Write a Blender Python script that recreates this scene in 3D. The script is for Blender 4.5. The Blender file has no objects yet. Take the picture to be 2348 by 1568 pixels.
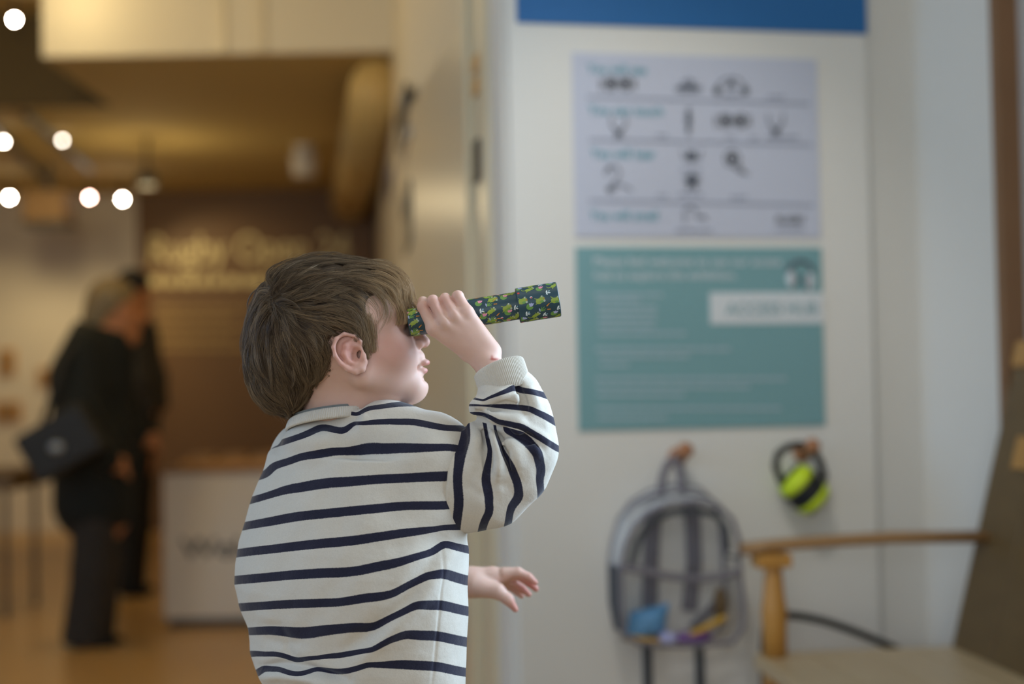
import bpy, math, random
import numpy as np
from mathutils import Vector, Matrix

# ------------------------------------------------------------------ camera
F_PX, CX, CY = 3261.0, 1174.0, 784.0
CAM_H, PITCH, ROLL = 1.06, math.radians(1.78), 0.017
scene = bpy.context.scene
_r0 = np.array([1.0, 0, 0])
_u0 = np.array([0, -math.sin(PITCH), math.cos(PITCH)])
FWD = np.array([0, math.cos(PITCH), math.sin(PITCH)])
RGT = _r0 - ROLL * _u0; RGT /= np.linalg.norm(RGT)
UPV = _u0 + ROLL * _r0; UPV /= np.linalg.norm(UPV)
CAM = np.array([0, 0, CAM_H])
cd = bpy.data.cameras.new('camera'); cam = bpy.data.objects.new('camera', cd)
scene.collection.objects.link(cam)
cd.sensor_width = 36.0; cd.lens = F_PX * 36.0 / 2348.0
cd.clip_start = 0.05; cd.clip_end = 60
cd.dof.use_dof = True; cd.dof.focus_distance = 1.575; cd.dof.aperture_fstop = 1.95
cam.matrix_world = Matrix(((RGT[0], UPV[0], -FWD[0], CAM[0]), (RGT[1], UPV[1], -FWD[1], CAM[1]),
                           (RGT[2], UPV[2], -FWD[2], CAM[2]), (0, 0, 0, 1)))
scene.camera = cam

# ------------------------------------------------------------------ world, daylight, exposure
vs = scene.view_settings
vs.view_transform = 'Standard'; vs.look = 'None'; vs.gamma = 1.0; vs.use_curve_mapping = False
vs.exposure = 0.14
w = bpy.data.worlds.new('world'); scene.world = w; w.use_nodes = True
w.node_tree.nodes['Background'].inputs[0].default_value = (0.62, 0.78, 1.0, 1)
w.node_tree.nodes['Background'].inputs[1].default_value = 0.35

def area_light(name, loc, target, sx, sy, power, col, spread=math.pi):
    ld = bpy.data.lights.new(name, 'AREA'); ld.shape = 'RECTANGLE'; ld.size = sx; ld.size_y = sy
    ld.energy = power; ld.color = col; ld.spread = spread
    o = bpy.data.objects.new(name, ld); scene.collection.objects.link(o)
    o.location = loc
    o.rotation_euler = (Vector(target) - Vector(loc)).to_track_quat('-Z', 'Y').to_euler()
    return o
# daylight entering by the windows behind and to the right of the camera
area_light('daylight_back_window', (-0.9, -2.60, 1.75), (-0.9, 1, 1.75), 3.0, 1.7, 35, (0.86, 0.93, 1.0))
area_light('daylight_right_window', (1.56, 1.72, 1.70), (0.606, 1.42, 1.70), 1.5, 1.5, 54, (0.60, 0.80, 1.0), math.radians(118))
area_light('fill_left_window', (-4.2, 1.3, 1.75), (1.0, 1.3, 1.75), 1.9, 1.6, 32, (0.22, 0.54, 1.0))  # added light that turns the splayed corner wall blue

# ------------------------------------------------------------------ helpers
COL = scene.collection
def px(x, y, D):
    return CAM + D * (FWD + (x - CX) / F_PX * RGT - (y - CY) / F_PX * UPV)
def ray(x, y):
    return FWD + (x - CX) / F_PX * RGT - (y - CY) / F_PX * UPV
def project(P):
    q = np.asarray(P) - CAM
    d = q @ FWD
    return CX + F_PX * (q @ RGT) / d, CY - F_PX * (q @ UPV) / d, d
def hit(x, y, p0, n):
    r = ray(x, y); return CAM + r * (np.dot(np.asarray(p0) - CAM, n) / np.dot(r, n))
def at_z(x, y, z):
    r = ray(x, y); return CAM + r * ((z - CAM[2]) / r[2])

def mk(name, V, Fc, mat=None, parent=None, smooth=False, mats=None, mi=None):
    """One mesh object from vertices and faces (triangles/quads as array, or a list of polygons)."""
    me = bpy.data.meshes.new(name)
    V = np.asarray(V, dtype=np.float32)
    if isinstance(Fc, np.ndarray) and Fc.ndim == 2:
        k = Fc.shape[1]; n = len(Fc)
        me.vertices.add(len(V)); me.vertices.foreach_set('co', V.ravel())
        me.loops.add(n * k); me.loops.foreach_set('vertex_index', Fc.astype(np.int32).ravel())
        me.polygons.add(n); me.polygons.foreach_set('loop_start', np.arange(0, n * k, k, dtype=np.int32))
        me.polygons.foreach_set('loop_total', np.full(n, k, dtype=np.int32))
        me.update(calc_edges=True)
    else:
        me.from_pydata([tuple(map(float, v)) for v in V], [], [tuple(map(int, f)) for f in Fc])
    if smooth: me.polygons.foreach_set('use_smooth', np.ones(len(me.polygons), dtype=bool))
    for m in (mats or ([mat] if mat else [])): me.materials.append(m)
    if mi is not None: me.polygons.foreach_set('material_index', np.asarray(mi, dtype=np.int32))
    me.validate(); me.update()
    o = bpy.data.objects.new(name, me); COL.objects.link(o)
    if parent: o.parent = parent; o.matrix_parent_inverse = parent.matrix_world.inverted()
    return o
def attr(o, name, data, kind='FLOAT'):
    a = o.data.attributes.new(name, kind, 'POINT')
    a.data.foreach_set('value' if kind == 'FLOAT' else 'color', np.asarray(data, dtype=np.float32).ravel())
def empty(name, loc=(0, 0, 0)):
    o = bpy.data.objects.new(name, None); COL.objects.link(o); o.location = tuple(map(float, loc))
    o.empty_display_size = 0.05
    bpy.context.view_layer.update(); return o
def tag(o, label=None, cat=None, group=None, kind=None):
    if label: o['label'] = label
    if cat: o['category'] = cat
    if group: o['group'] = group
    if kind: o['kind'] = kind
    return o
def struct(o, label=None):
    o['kind'] = 'structure'
    if label: o['label'] = label
    return o

class MB:
    """Collects simple shapes into one mesh."""
    def __init__(s): s.v = []; s.f = []; s.m = []
    def add(s, V, Fc, m=0):
        b = len(s.v); s.v += [tuple(map(float, p)) for p in V]
        s.f += [tuple(i + b for i in f) for f in Fc]; s.m += [m] * len(Fc); return s
    def obox(s, c, ex, ey, ez, m=0):
        """box from its centre and three half-axis vectors"""
        c, ex, ey, ez = map(np.asarray, (c, ex, ey, ez))
        V = [c + a * ex + b * ey + d * ez for a in (-1, 1) for b in (-1, 1) for d in (-1, 1)]
        Fc = [(0, 1, 3, 2), (4, 6, 7, 5), (0, 4, 5, 1), (2, 3, 7, 6), (0, 2, 6, 4), (1, 5, 7, 3)]
        if np.dot(np.cross(ex, ey), ez) < 0: Fc = [f[::-1] for f in Fc]
        return s.add(V, Fc, m)
    def box(s, x0, x1, y0, y1, z0, z1, m=0):
        return s.obox(((x0+x1)/2, (y0+y1)/2, (z0+z1)/2), (abs(x1-x0)/2, 0, 0), (0, abs(y1-y0)/2, 0), (0, 0, abs(z1-z0)/2), m)
    def tube(s, pts, r, n=10, m=0, close=False, flat=None):
        """round (or flattened) tube along a polyline"""
        P = [np.asarray(p, float) for p in pts]; N = len(P)
        rs = r if hasattr(r, '__len__') else [r] * N
        V = []; prev = None
        for i in range(N):
            if close: t = P[(i + 1) % N] - P[i - 1]
            else: t = P[min(i + 1, N - 1)] - P[max(i - 1, 0)]
            t = t / (np.linalg.norm(t) + 1e-12)
            if prev is None:
                a = np.array([0, 0, 1.0]) if abs(t[2]) < .9 else np.array([1.0, 0, 0])
                if flat is not None: a = np.asarray(flat, float)
            else: a = prev
            a = a - t * np.dot(a, t); a /= np.linalg.norm(a) + 1e-12
            b = np.cross(t, a); prev = a
            ra = rb = rs[i]
            if hasattr(rs[i], '__len__'): ra, rb = rs[i]
            for k in range(n):
                th = 2 * math.pi * k / n
                V.append(P[i] + a * (ra * math.cos(th)) + b * (rb * math.sin(th)))
        Fc = []
        for i in range(N if close else N - 1):
            j = (i + 1) % N
            for k in range(n):
                l = (k + 1) % n
                Fc.append((i*n+k, i*n+l, j*n+l, j*n+k))
        if not close:
            Fc.append(tuple(range(n))[::-1]); Fc.append(tuple((N-1)*n + k for k in range(n)))
        return s.add(V, Fc, m)
    def lathe(s, c, axis, prof, n=24, m=0):
        """prof: list of (radius, distance along the axis)"""
        axis = np.asarray(axis, float); axis /= np.linalg.norm(axis)
        a = np.array([0, 0, 1.0]) if abs(axis[2]) < .9 else np.array([1.0, 0, 0])
        a = a - axis * np.dot(a, axis); a /= np.linalg.norm(a); b = np.cross(axis, a)
        V = []
        for (r, h) in prof:
            for k in range(n):
                th = 2 * math.pi * k / n
                V.append(np.asarray(c) + axis * h + a * r * math.cos(th) + b * r * math.sin(th))
        Fc = []
        for i in range(len(prof) - 1):
            for k in range(n):
                l = (k + 1) % n
                Fc.append((i*n+k, i*n+l, (i+1)*n+l, (i+1)*n+k))
        if prof[0][0] > 1e-6: Fc.append(tuple(range(n))[::-1])
        if prof[-1][0] > 1e-6: Fc.append(tuple((len(prof)-1)*n + k for k in range(n)))
        return s.add(V, Fc, m)
    def ell(s, c, r, n=16, m=0, ex=(1,0,0), ey=(0,1,0), ez=(0,0,1)):
        V = []; Fc = []; h = n // 2
        ex, ey, ez = map(np.asarray, (ex, ey, ez))
        for i in range(h + 1):
            ph = math.pi * i / h
            for k in range(n):
                th = 2 * math.pi * k / n
                V.append(np.asarray(c) + r[0]*math.sin(ph)*math.cos(th)*ex + r[1]*math.sin(ph)*math.sin(th)*ey + r[2]*math.cos(ph)*ez)
        for i in range(h):
            for k in range(n):
                l = (k + 1) % n; Fc.append((i*n+k, (i+1)*n+k, (i+1)*n+l, i*n+l))
        return s.add(V, Fc, m)
    def build(s, name, mat=None, parent=None, smooth=False, mats=None, bevel=0):
        o = mk(name, s.v, s.f, mat, parent, smooth, mats, s.m if mats else None)
        if bevel:
            b = o.modifiers.new('bevel', 'BEVEL'); b.width = bevel; b.segments = 2; b.limit_method = 'ANGLE'
        return o

# ------------------------------------------------------------------ materials
def srgb(r, g, b):
    return tuple(((c / 255) / 12.92 if c / 255 <= 0.04045 else ((c / 255 + 0.055) / 1.055) ** 2.4) for c in (r, g, b))
def mat(name, col, rough=0.6, metal=0.0, noise=0.0, nscale=8.0, bump=0.0, bscale=60.0, spec=None, emit=None, estr=0, coat=0, stretch=None):
    m = bpy.data.materials.new(name); m.use_nodes = True
    nt = m.node_tree; b = nt.nodes['Principled BSDF']
    b.inputs['Base Color'].default_value = (*col, 1); b.inputs['Roughness'].default_value = rough
    b.inputs['Metallic'].default_value = metal
    if coat: b.inputs['Coat Weight'].default_value = coat; b.inputs['Coat Roughness'].default_value = 0.15
    if spec is not None: b.inputs['Specular IOR Level'].default_value = spec
    if emit: b.inputs['Emission Color'].default_value = (*emit, 1); b.inputs['Emission Strength'].default_value = estr
    tc = nt.nodes.new('ShaderNodeTexCoord'); src = tc.outputs['Object']
    if stretch:
        mp = nt.nodes.new('ShaderNodeMapping'); mp.inputs['Scale'].default_value = stretch
        nt.links.new(src, mp.inputs['Vector']); src = mp.outputs[0]
    if noise:
        n = nt.nodes.new('ShaderNodeTexNoise'); n.inputs['Scale'].default_value = nscale; n.inputs['Detail'].default_value = 4
        nt.links.new(src, n.inputs['Vector'])
        mx = nt.nodes.new('ShaderNodeMix'); mx.data_type = 'RGBA'
        mx.inputs['A'].default_value = (*[c * (1 - noise) for c in col], 1)
        mx.inputs['B'].default_value = (*[min(1, c * (1 + noise)) for c in col], 1)
        nt.links.new(n.outputs['Fac'], mx.inputs['Factor']); nt.links.new(mx.outputs['Result'], b.inputs['Base Color'])
    if bump:
        n2 = nt.nodes.new('ShaderNodeTexNoise'); n2.inputs['Scale'].default_value = bscale; n2.inputs['Detail'].default_value = 3
        nt.links.new(src, n2.inputs['Vector'])
        bp = nt.nodes.new('ShaderNodeBump'); bp.inputs['Strength'].default_value = bump; bp.inputs['Distance'].default_value = 0.002
        nt.links.new(n2.outputs['Fac'], bp.inputs['Height']); nt.links.new(bp.outputs[0], b.inputs['Normal'])
    return m

M = {}
M['wall_white'] = mat('white_wall_paint', srgb(226, 224, 218), .75, noise=.02, nscale=2, bump=.05, bscale=120)
M['board_white'] = mat('white_display_board', srgb(233, 231, 225), .6, noise=.015, nscale=1.5)
M['cream_gloss'] = mat('cream_gloss_paint', srgb(222, 210, 182), .28, noise=.02, nscale=3)
M['cream_matt'] = mat('cream_matt_paint', srgb(222, 212, 188), .7, noise=.03, nscale=2)
M['hall_white'] = mat('warm_white_paint', srgb(222, 212, 196), .8, noise=.03, nscale=1)
M['ceil_hall'] = mat('tan_ceiling', srgb(206, 180, 118), .85, noise=.05, nscale=1)
M['brown_wall'] = mat('brown_exhibition_wall', srgb(116, 84, 48), .55, noise=.06, nscale=1)
M['gold_text'] = mat('pale_gold_letters', srgb(228, 208, 150), .5, noise=.02)
M['floor'] = mat('wood_floor', srgb(190, 150, 92), .32, noise=.12, nscale=3, stretch=(1, 6, 1))
M['duct'] = mat('painted_duct', srgb(200, 170, 108), .6, noise=.04)
M['wood'] = mat('honey_wood', srgb(196, 142, 68), .42, noise=.16, nscale=5, stretch=(6, 1.2, 1.2), bump=.08, bscale=90)
M['wood_pale'] = mat('pale_worn_wood', srgb(205, 180, 140), .38, noise=.10, nscale=5, stretch=(1.5, 6, 1), bump=.05, bscale=90)
M['wood_dark'] = mat('dark_wood', srgb(108, 84, 48), .5, noise=.2, nscale=4, stretch=(2, 2, 7), bump=.1, bscale=80)
M['wood_arm'] = mat('worn_arm_wood', srgb(168, 128, 84), .42, noise=.15, nscale=6)
M['shade_fascia'] = mat('painted_shade_fascia', srgb(92, 76, 44), .8, noise=.08, nscale=2)  # dark tone stands in for shade on the slab front
M['wood_brown'] = mat('brown_wood', srgb(140, 104, 72), .5, noise=.15, nscale=6)
M['peg'] = mat('peg_wood', srgb(176, 120, 82), .45, noise=.12, nscale=30)
M['poster_lilac'] = mat('lilac_poster', srgb(202, 207, 224), .55, noise=.01, nscale=2)
M['poster_teal'] = mat('teal_poster', srgb(126, 170, 176), .55, noise=.015, nscale=2)
M['poster_blue'] = mat('blue_panel', srgb(36, 108, 172), .5, noise=.03, nscale=2)
M['ink_teal'] = mat('teal_ink', srgb(66, 156, 172), .6, noise=.01)
M['ink_grey'] = mat('grey_ink', srgb(96, 102, 114), .6, noise=.01)
M['ink_dark'] = mat('dark_ink', srgb(38, 42, 44), .6, noise=.01)
M['ink_rule'] = mat('rule_ink', srgb(150, 156, 174), .6, noise=.01)
M['ink_white'] = mat('white_ink', srgb(216, 224, 230), .6, noise=.01)
M['ink_pale'] = mat('pale_ink', srgb(172, 196, 206), .6, noise=.01)
M['hub_white'] = mat('white_label_box', srgb(222, 228, 232), .6, noise=.01)
M['black'] = mat('black_plastic', srgb(22, 24, 28), .45, noise=.08)
M['black_metal'] = mat('black_metal', srgb(24, 26, 28), .35, noise=.08, metal=.0)
M['dark_grey'] = mat('dark_grey_metal', srgb(66, 64, 62), .45, noise=.05)
M['steel'] = mat('steel', srgb(150, 146, 138), .35, metal=.8, noise=.05)
M['grey_trim'] = mat('grey_webbing', srgb(130, 127, 136), .7, noise=.1, nscale=60, bump=.3, bscale=300)
M['grey_trim_dark'] = mat('dark_grey_webbing', srgb(70, 74, 80), .7, noise=.1, nscale=60, bump=.3, bscale=300)
M['neon'] = mat('neon_yellow_plastic', srgb(206, 230, 30), .45, noise=.04, nscale=20)
M['blue_item'] = mat('blue_packet', srgb(108, 170, 222), .4, noise=.15, nscale=30)
M['yellow_item'] = mat('yellow_pencil', srgb(222, 172, 40), .4, noise=.05)
M['purple_item'] = mat('purple_case', srgb(120, 74, 150), .4, noise=.08, nscale=20)
M['lav_item'] = mat('lavender_label', srgb(196, 196, 240), .4, noise=.05)
M['tan_paper'] = mat('tan_board', srgb(150, 116, 74), .6, noise=.08)
def clear_plastic():
    m = bpy.data.materials.new('clear_plastic'); m.use_nodes = True; nt = m.node_tree
    nt.nodes.clear(); out = nt.nodes.new('ShaderNodeOutputMaterial')
    tr = nt.nodes.new('ShaderNodeBsdfTransparent'); tr.inputs[0].default_value = (.965, .97, .98, 1)
    gl = nt.nodes.new('ShaderNodeBsdfPrincipled'); gl.inputs['Base Color'].default_value = (.88, .91, .95, 1); gl.inputs['Roughness'].default_value = .16
    fr = nt.nodes.new('ShaderNodeFresnel'); fr.inputs[0].default_value = 1.28
    tc = nt.nodes.new('ShaderNodeTexCoord'); n = nt.nodes.new('ShaderNodeTexNoise'); n.inputs['Scale'].default_value = 9; n.inputs['Detail'].default_value = 2
    bp = nt.nodes.new('ShaderNodeBump'); bp.inputs['Strength'].default_value = .4; bp.inputs['Distance'].default_value = .02
    nt.links.new(tc.outputs['Object'], n.inputs['Vector']); nt.links.new(n.outputs[0], bp.inputs['Height'])
    nt.links.new(bp.outputs[0], gl.inputs['Normal']); nt.links.new(bp.outputs[0], fr.inputs['Normal'])
    ad = nt.nodes.new('ShaderNodeMath'); ad.operation = 'MULTIPLY'; ad.inputs[1].default_value = .55
    nt.links.new(fr.outputs[0], ad.inputs[0])
    mx = nt.nodes.new('ShaderNodeMixShader')
    nt.links.new(ad.outputs[0], mx.inputs[0]); nt.links.new(tr.outputs[0], mx.inputs[1]); nt.links.new(gl.outputs[0], mx.inputs[2])
    nt.links.new(mx.outputs[0], out.inputs[0]); return m
M['clear'] = clear_plastic()
def glass_mat():
    m = bpy.data.materials.new('window_glass'); m.use_nodes = True; nt = m.node_tree
    nt.nodes.clear(); out = nt.nodes.new('ShaderNodeOutputMaterial')
    tr = nt.nodes.new('ShaderNodeBsdfTransparent'); tr.inputs[0].default_value = (.95, .97, .98, 1)
    gl = nt.nodes.new('ShaderNodeBsdfGlossy'); gl.inputs['Roughness'].default_value = .05
    mx = nt.nodes.new('ShaderNodeMixShader'); mx.inputs[0].default_value = .06
    nt.links.new(tr.outputs[0], mx.inputs[1]); nt.links.new(gl.outputs[0], mx.inputs[2]); nt.links.new(mx.outputs[0], out.inputs[0]); return m
M['glass'] = glass_mat()

def text_mesh(body, height):
    """2-D vertices and faces of a word set in the built-in sans font; cap height = height"""
    c = bpy.data.curves.new('t', 'FONT'); c.body = body; c.size = 1.0; c.offset = 0.012
    o = bpy.data.objects.new('t', c); COL.objects.link(o)
    dg = bpy.context.evaluated_depsgraph_get(); me = o.evaluated_get(dg).to_mesh()
    V = np.array([v.co[:2] for v in me.vertices]).reshape(-1, 2); Fc = [tuple(p.vertices) for p in me.polygons]
    o.evaluated_get(dg).to_mesh_clear(); bpy.data.objects.remove(o); bpy.data.curves.remove(c)
    V[:, 0] -= V[:, 0].min()
    return V * (height / 0.70), Fc
def lettering(name, body, origin, ex, ez, n, height, mat, parent, width=None):
    V, Fc = text_mesh(body, height)
    if width: V[:, 0] *= width / V[:, 0].max()
    P = np.asarray(origin) + V[:, :1] * np.asarray(ex) + V[:, 1:] * np.asarray(ez) + np.asarray(n) * 0.0015
    return mk(name, P, Fc, mat, parent)

# ================================================================== THE SETTING
WA = np.array([0.981, 0.194, 0.0]); WN = np.array([0.194, -0.981, 0.0]); W0 = np.array([0.431, 3.30, 0.0]); UZ = np.array([0, 0, 1.0])
def wpx(x, y, o=0.0): return hit(x, y, W0 + WN * o, WN)
def wa(p): return float(np.dot(np.asarray(p) - W0, WA))
def wp(a, z, o=0.0): return W0 + WA * a + WN * o + UZ * z
def wall_box(mb, a0, a1, z0, z1, o0, o1, m=0):
    return mb.obox(wp((a0+a1)/2, (z0+z1)/2, (o0+o1)/2), WA*(a1-a0)/2, UZ*(z1-z0)/2, WN*(o1-o0)/2, m)

struct(MB().box(-7.5, 4.5, -4.2, 11.6, -0.12, 0.0).build('floor', M['floor']), 'tan polished wooden floor running into the hall')
aL = wa(wpx(1162, 885)); aB = wa(wpx(1181, 885, .03)); aB2 = wa(wpx(2006, 885, .03)); aC = wa(wpx(2112, 885))
CORN = wp(aC, 0)
NEAR_H = 2.75
fw = struct(wall_box(MB(), aL, aC + .12, 0, NEAR_H, -.15, 0).build('wall_front', M['wall_white'], bevel=.006), 'white wall with the posters and pegs')
bd = wall_box(MB(), aB, aB2, 0.0, 2.62, 0, .03).build('display_board', M['board_white'], fw, bevel=.004)

# splayed white reveal and the timber window wall on the right
S1 = px(2296, 885, 3.26); S1[2] = 0.0
def upright(mb, p, q, thick, z0, z1, m=0, side=1):
    p = np.asarray(p, float); q = np.asarray(q, float); d = q - p; L = np.linalg.norm(d); d /= L
    n = np.array([d[1], -d[0], 0]) * side
    c = (p + q) / 2 + n * thick / 2
    return mb.obox((c[0], c[1], (z0+z1)/2), d*L/2, n*thick/2, UZ*(z1-z0)/2, m)
RD = np.array([.30, -.954, 0.0])
def rp(t, off=0.0, z=0.0): return S1 + RD * t + np.array([-.954, -.30, 0]) * off + UZ * z
struct(upright(MB(), CORN, S1, .12, 0, NEAR_H, side=-1).build('wall_right_reveal', M['wall_white']), 'pale splayed wall in the corner beside the bench')
# timber door with a pale upper panel, then wall with the window opening
dr = MB()
def rbox(mb, t0, t1, z0, z1, o0, o1, m=0):
    return mb.obox(rp((t0+t1)/2, (o0+o1)/2, (z0+z1)/2), RD*(t1-t0)/2, np.array([-.954, -.30, 0])*(o1-o0)/2, UZ*(z1-z0)/2, m)
door2 = empty('door_2', rp(.4)); struct(door2, 'wooden framed door with a pale upper panel')
rbox(MB(), .0, .028, 0, 2.3, -.10, .006).build('door_frame', M['wood_brown'], door2)
rbox(MB(), .70, .76, 0, 2.3, -.10, .012).build('door_frame', M['wood_brown'], door2)
rbox(MB(), .028, .70, 2.22, 2.3, -.10, .012).build('door_frame', M['wood_brown'], door2)
rbox(MB(), .028, .70, 1.075, 2.22, -.08, -.05).build('upper_panel', mat('pale_panel', srgb(196, 190, 184), .5, noise=.06, nscale=6), door2)
rbox(MB(), .028, .70, 1.025, 1.075, -.08, -.005).build('rail', M['wood_brown'], door2)
rbox(MB(), .028, .70, 1.012, 1.025, -.08, -.04).build('shadow_gap', M['dark_grey'], door2)
rbox(MB(), .028, .70, .93, 1.012, -.08, -.005).build('rail', M['wood'], door2)
rbox(MB(), .028, .70, 0, .93, -.08, -.03).build('lower_panel', M['wood_brown'], door2)
for (t, z, s) in ((.14, 1.62, .018), (.16, 1.40, .022), (.15, 1.74, .012)):
    rbox(MB(), t, t+s, z, z+s*2.2, -.05, -.047).build('mark', M['ink_grey'], door2)
rw = MB()
rbox(rw, .76, .80, 0, NEAR_H, -.12, 0); rbox(rw, .80, 2.40, 0, .85, -.12, 0); rbox(rw, .80, 2.40, 2.5, NEAR_H, -.12, 0); rbox(rw, 2.40, 6.2, 0, NEAR_H, -.12, 0)
rbox(rw, 0, .76, 2.3, NEAR_H, -.12, 0)
struct(rw.build('wall_right', M['wall_white']), 'white right wall with the side window')
w1 = empty('window_1', rp(1.6, 0, .85)); struct(w1, 'side window that lets in the daylight')
for t in (.82, 1.60, 2.38): rbox(MB(), t-.02, t+.02, .85, 2.5, -.10, -.04).build('window_frame', M['wall_white'], w1)
for z in (.87, 2.48): rbox(MB(), .82, 2.38, z-.02, z+.02, -.10, -.04).build('window_frame', M['wall_white'], w1)
for (t0, t1) in ((.84, 1.58), (1.62, 2.36)): rbox(MB(), t0, t1, .89, 2.46, -.115, -.11).build('pane', M['glass'], w1)

# back wall behind the camera with its big window
bw = MB(); bw.box(-4.4, -2.4, -2.8, -2.65, 0, NEAR_H); bw.box(.6, 3.6, -2.8, -2.65, 0, NEAR_H)
bw.box(-2.4, .6, -2.8, -2.65, 0, .9); bw.box(-2.4, .6, -2.8, -2.65, 2.6, NEAR_H)
struct(bw.build('wall_back', M['wall_white']), 'white wall behind the camera')
w2 = empty('window_2', (-.9, -2.7, .9)); struct(w2, 'broad window behind the camera')
for x in (-2.38, -1.4, -.4, .58): MB().box(x-.02, x+.02, -2.78, -2.72, .9, 2.6).build('window_frame', M['wall_white'], w2)
for z in (.92, 2.58): MB().box(-2.36, .56, -2.78, -2.72, z-.02, z+.02).build('window_frame', M['wall_white'], w2)
for (a, b) in ((-2.36, -1.42), (-1.38, -.42), (-.38, .56)): MB().box(a, b, -2.79, -2.785, .94, 2.56).build('pane', M['glass'], w2)
lw_ = MB(); lw_.box(-4.4, -4.25, -2.8, .3, 0, NEAR_H); lw_.box(-4.4, -4.25, 2.3, 4.2, 0, NEAR_H); lw_.box(-4.4, -4.25, .3, 2.3, 0, .9); lw_.box(-4.4, -4.25, .3, 2.3, 2.6, NEAR_H)
struct(lw_.build('wall_left', M['wall_white']), 'white left wall of the front room')
w3 = empty('added_window_3', (-4.3, 1.3, .9)); struct(w3, 'added window in the left wall of the front room for the blue fill light')  # unseen window, added to hold the blue fill light
for y_ in (.32, 1.3, 2.28): MB().box(-4.36, -4.30, y_-.02, y_+.02, .9, 2.6).build('window_frame', M['wall_white'], w3)
for z_ in (.92, 2.58): MB().box(-4.36, -4.30, .34, 2.26, z_-.02, z_+.02).build('window_frame', M['wall_white'], w3)
for (a_, b_) in ((.34, 1.28), (1.32, 2.26)): MB().box(-4.345, -4.34, a_, b_, .94, 2.56).build('pane', M['glass'], w3)
struct(MB().box(-4.4, 3.6, -2.8, 3.42, NEAR_H, NEAR_H+.12).build('ceiling', M['wall_white']), 'white ceiling of the front room')

# doorway jamb, open cream door, hall side wall
jb = empty('trim_1', wp(aL, 0, -.3)); struct(jb, 'cream door jamb with dark hinges at the end of the white wall')
wall_box(MB(), aL - .012, aL + .10, 0, 2.12, -.40, -.152).build('jamb', M['cream_gloss'], jb, bevel=.005)
wall_box(MB(), aL - .03, aL - .012, 0, 2.12, -.40, -.34).build('door_stop', M['cream_gloss'], jb, bevel=.004)
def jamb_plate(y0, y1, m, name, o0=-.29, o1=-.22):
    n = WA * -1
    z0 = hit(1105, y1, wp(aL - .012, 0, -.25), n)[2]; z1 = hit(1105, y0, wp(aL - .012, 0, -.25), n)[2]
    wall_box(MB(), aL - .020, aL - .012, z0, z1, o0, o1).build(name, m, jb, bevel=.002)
jamb_plate(312, 412, M['dark_grey'], 'hinge'); WARM_REFL = mat('steel_warm_reflection', srgb(214, 170, 112), .4, noise=.05); jamb_plate(165, 205, WARM_REFL, 'hinge'); jamb_plate(112, 150, WARM_REFL, 'hinge')  # upper plates: steel, its warm reflection painted into the colour
HG = wp(aL - .02, 0, -.41)
fe = px(944, 885, 4.78); DE = np.array([fe[0], fe[1], 0])
door1 = empty('door_1', HG); struct(door1, 'glossy cream door standing open into the hall')
DH = 2.0
dd = DE - HG; dL = np.linalg.norm(dd); dd /= dL; dn = np.array([-dd[1], dd[0], 0])
if dn[0] > 0: dn = -dn
def dbox(t0, t1, z0, z1, o0, o1): return MB().obox(HG + dd*(t0+t1)/2 + dn*(o0+o1)/2 + UZ*(z0+z1)/2, dd*(t1-t0)/2, dn*(o1-o0)/2, UZ*(z1-z0)/2)
dbox(0, dL, .01, DH, -.045, 0).build('leaf', M['cream_gloss'], door1, bevel=.004)
dbox(dL-.10, dL-.06, .93, 1.12, 0, .012).build('push_plate', M['steel'], door1)
dbox(dL-.13, dL-.03, 1.00, 1.02, .012, .05).build('lever_handle', M['steel'], door1)
for (z0, z1) in ((.25, .45), (1.62, 1.80)): dbox(.0, .012, z0, z1, 0, .006).build('hinge', M['dark_grey'], door1)
HW0 = np.array([HG[0] + .16, HG[1] + .05, 0]); HW1 = np.array([px(943, 885, 4.95)[0], 4.95, 0]); HW2 = np.array([px(871, 885, 11.0)[0], 11.0, 0])
hw = MB(); upright(hw, HW0, HW1, .12, 0, 3.1, side=1); upright(hw, HW1, HW2, .12, 0, 3.1, side=1)
struct(hw.build('wall_hall_right', M['cream_matt']), 'cream side wall of the hall behind the open door')
hn = np.array([-(HW2-HW1)[1], (HW2-HW1)[0], 0]); hn /= np.linalg.norm(hn); hd = (HW2-HW1)/np.linalg.norm(HW2-HW1)
if hn[0] > 0: hn = -hn
def on_hall_wall(name, x0, x1, y0, y1, m, label, cat, depth=.016, extra=None):
    p = hit(x1, (y0+y1)/2, HW1, hn); q = hit(x0, (y0+y1)/2, HW1, hn)
    z1 = hit((x0+x1)/2, y0, HW1, hn)[2]; z0 = hit((x0+x1)/2, y1, HW1, hn)[2]
    c = (p+q)/2; L = np.linalg.norm((q-p)[:2])
    e = empty(name, (c[0], c[1], z0)); tag(e, label, cat)
    MB().obox((c[0]+hn[0]*depth/2, c[1]+hn[1]*depth/2, (z0+z1)/2), hd*L/2, hn*depth/2, UZ*(z1-z0)/2).build('body', m, e, bevel=.004)
    MB().obox((c[0]+hn[0]*(depth+.004), c[1]+hn[1]*(depth+.004), z0+(z1-z0)*.7), hd*L*.3, hn*.004, UZ*(z1-z0)*.12).build('face_plate', extra or M['steel'], e)
on_hall_wall('wall_box', 921, 938, 228, 312, M['dark_grey'], 'dark grey box mounted high on the cream hall wall', 'control box')
on_hall_wall('wall_notice', 925, 943, 322, 352, M['hall_white'], 'small white plate on the hall wall under the dark box', 'notice', .012)
on_hall_wall('wall_telephone', 931, 944, 428, 575, mat('grey_beige_metal', srgb(150, 138, 112), .5, noise=.04), 'narrow grey fitting below the white plate on the hall wall', 'wall fitting', .012, M['dark_grey'])
on_hall_wall('blue_sign', 891, 901, 402, 446, mat('blue_sign', srgb(96, 96, 132), .5, noise=.04), 'small blue sign far along the cream hall wall', 'sign', .01)

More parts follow.
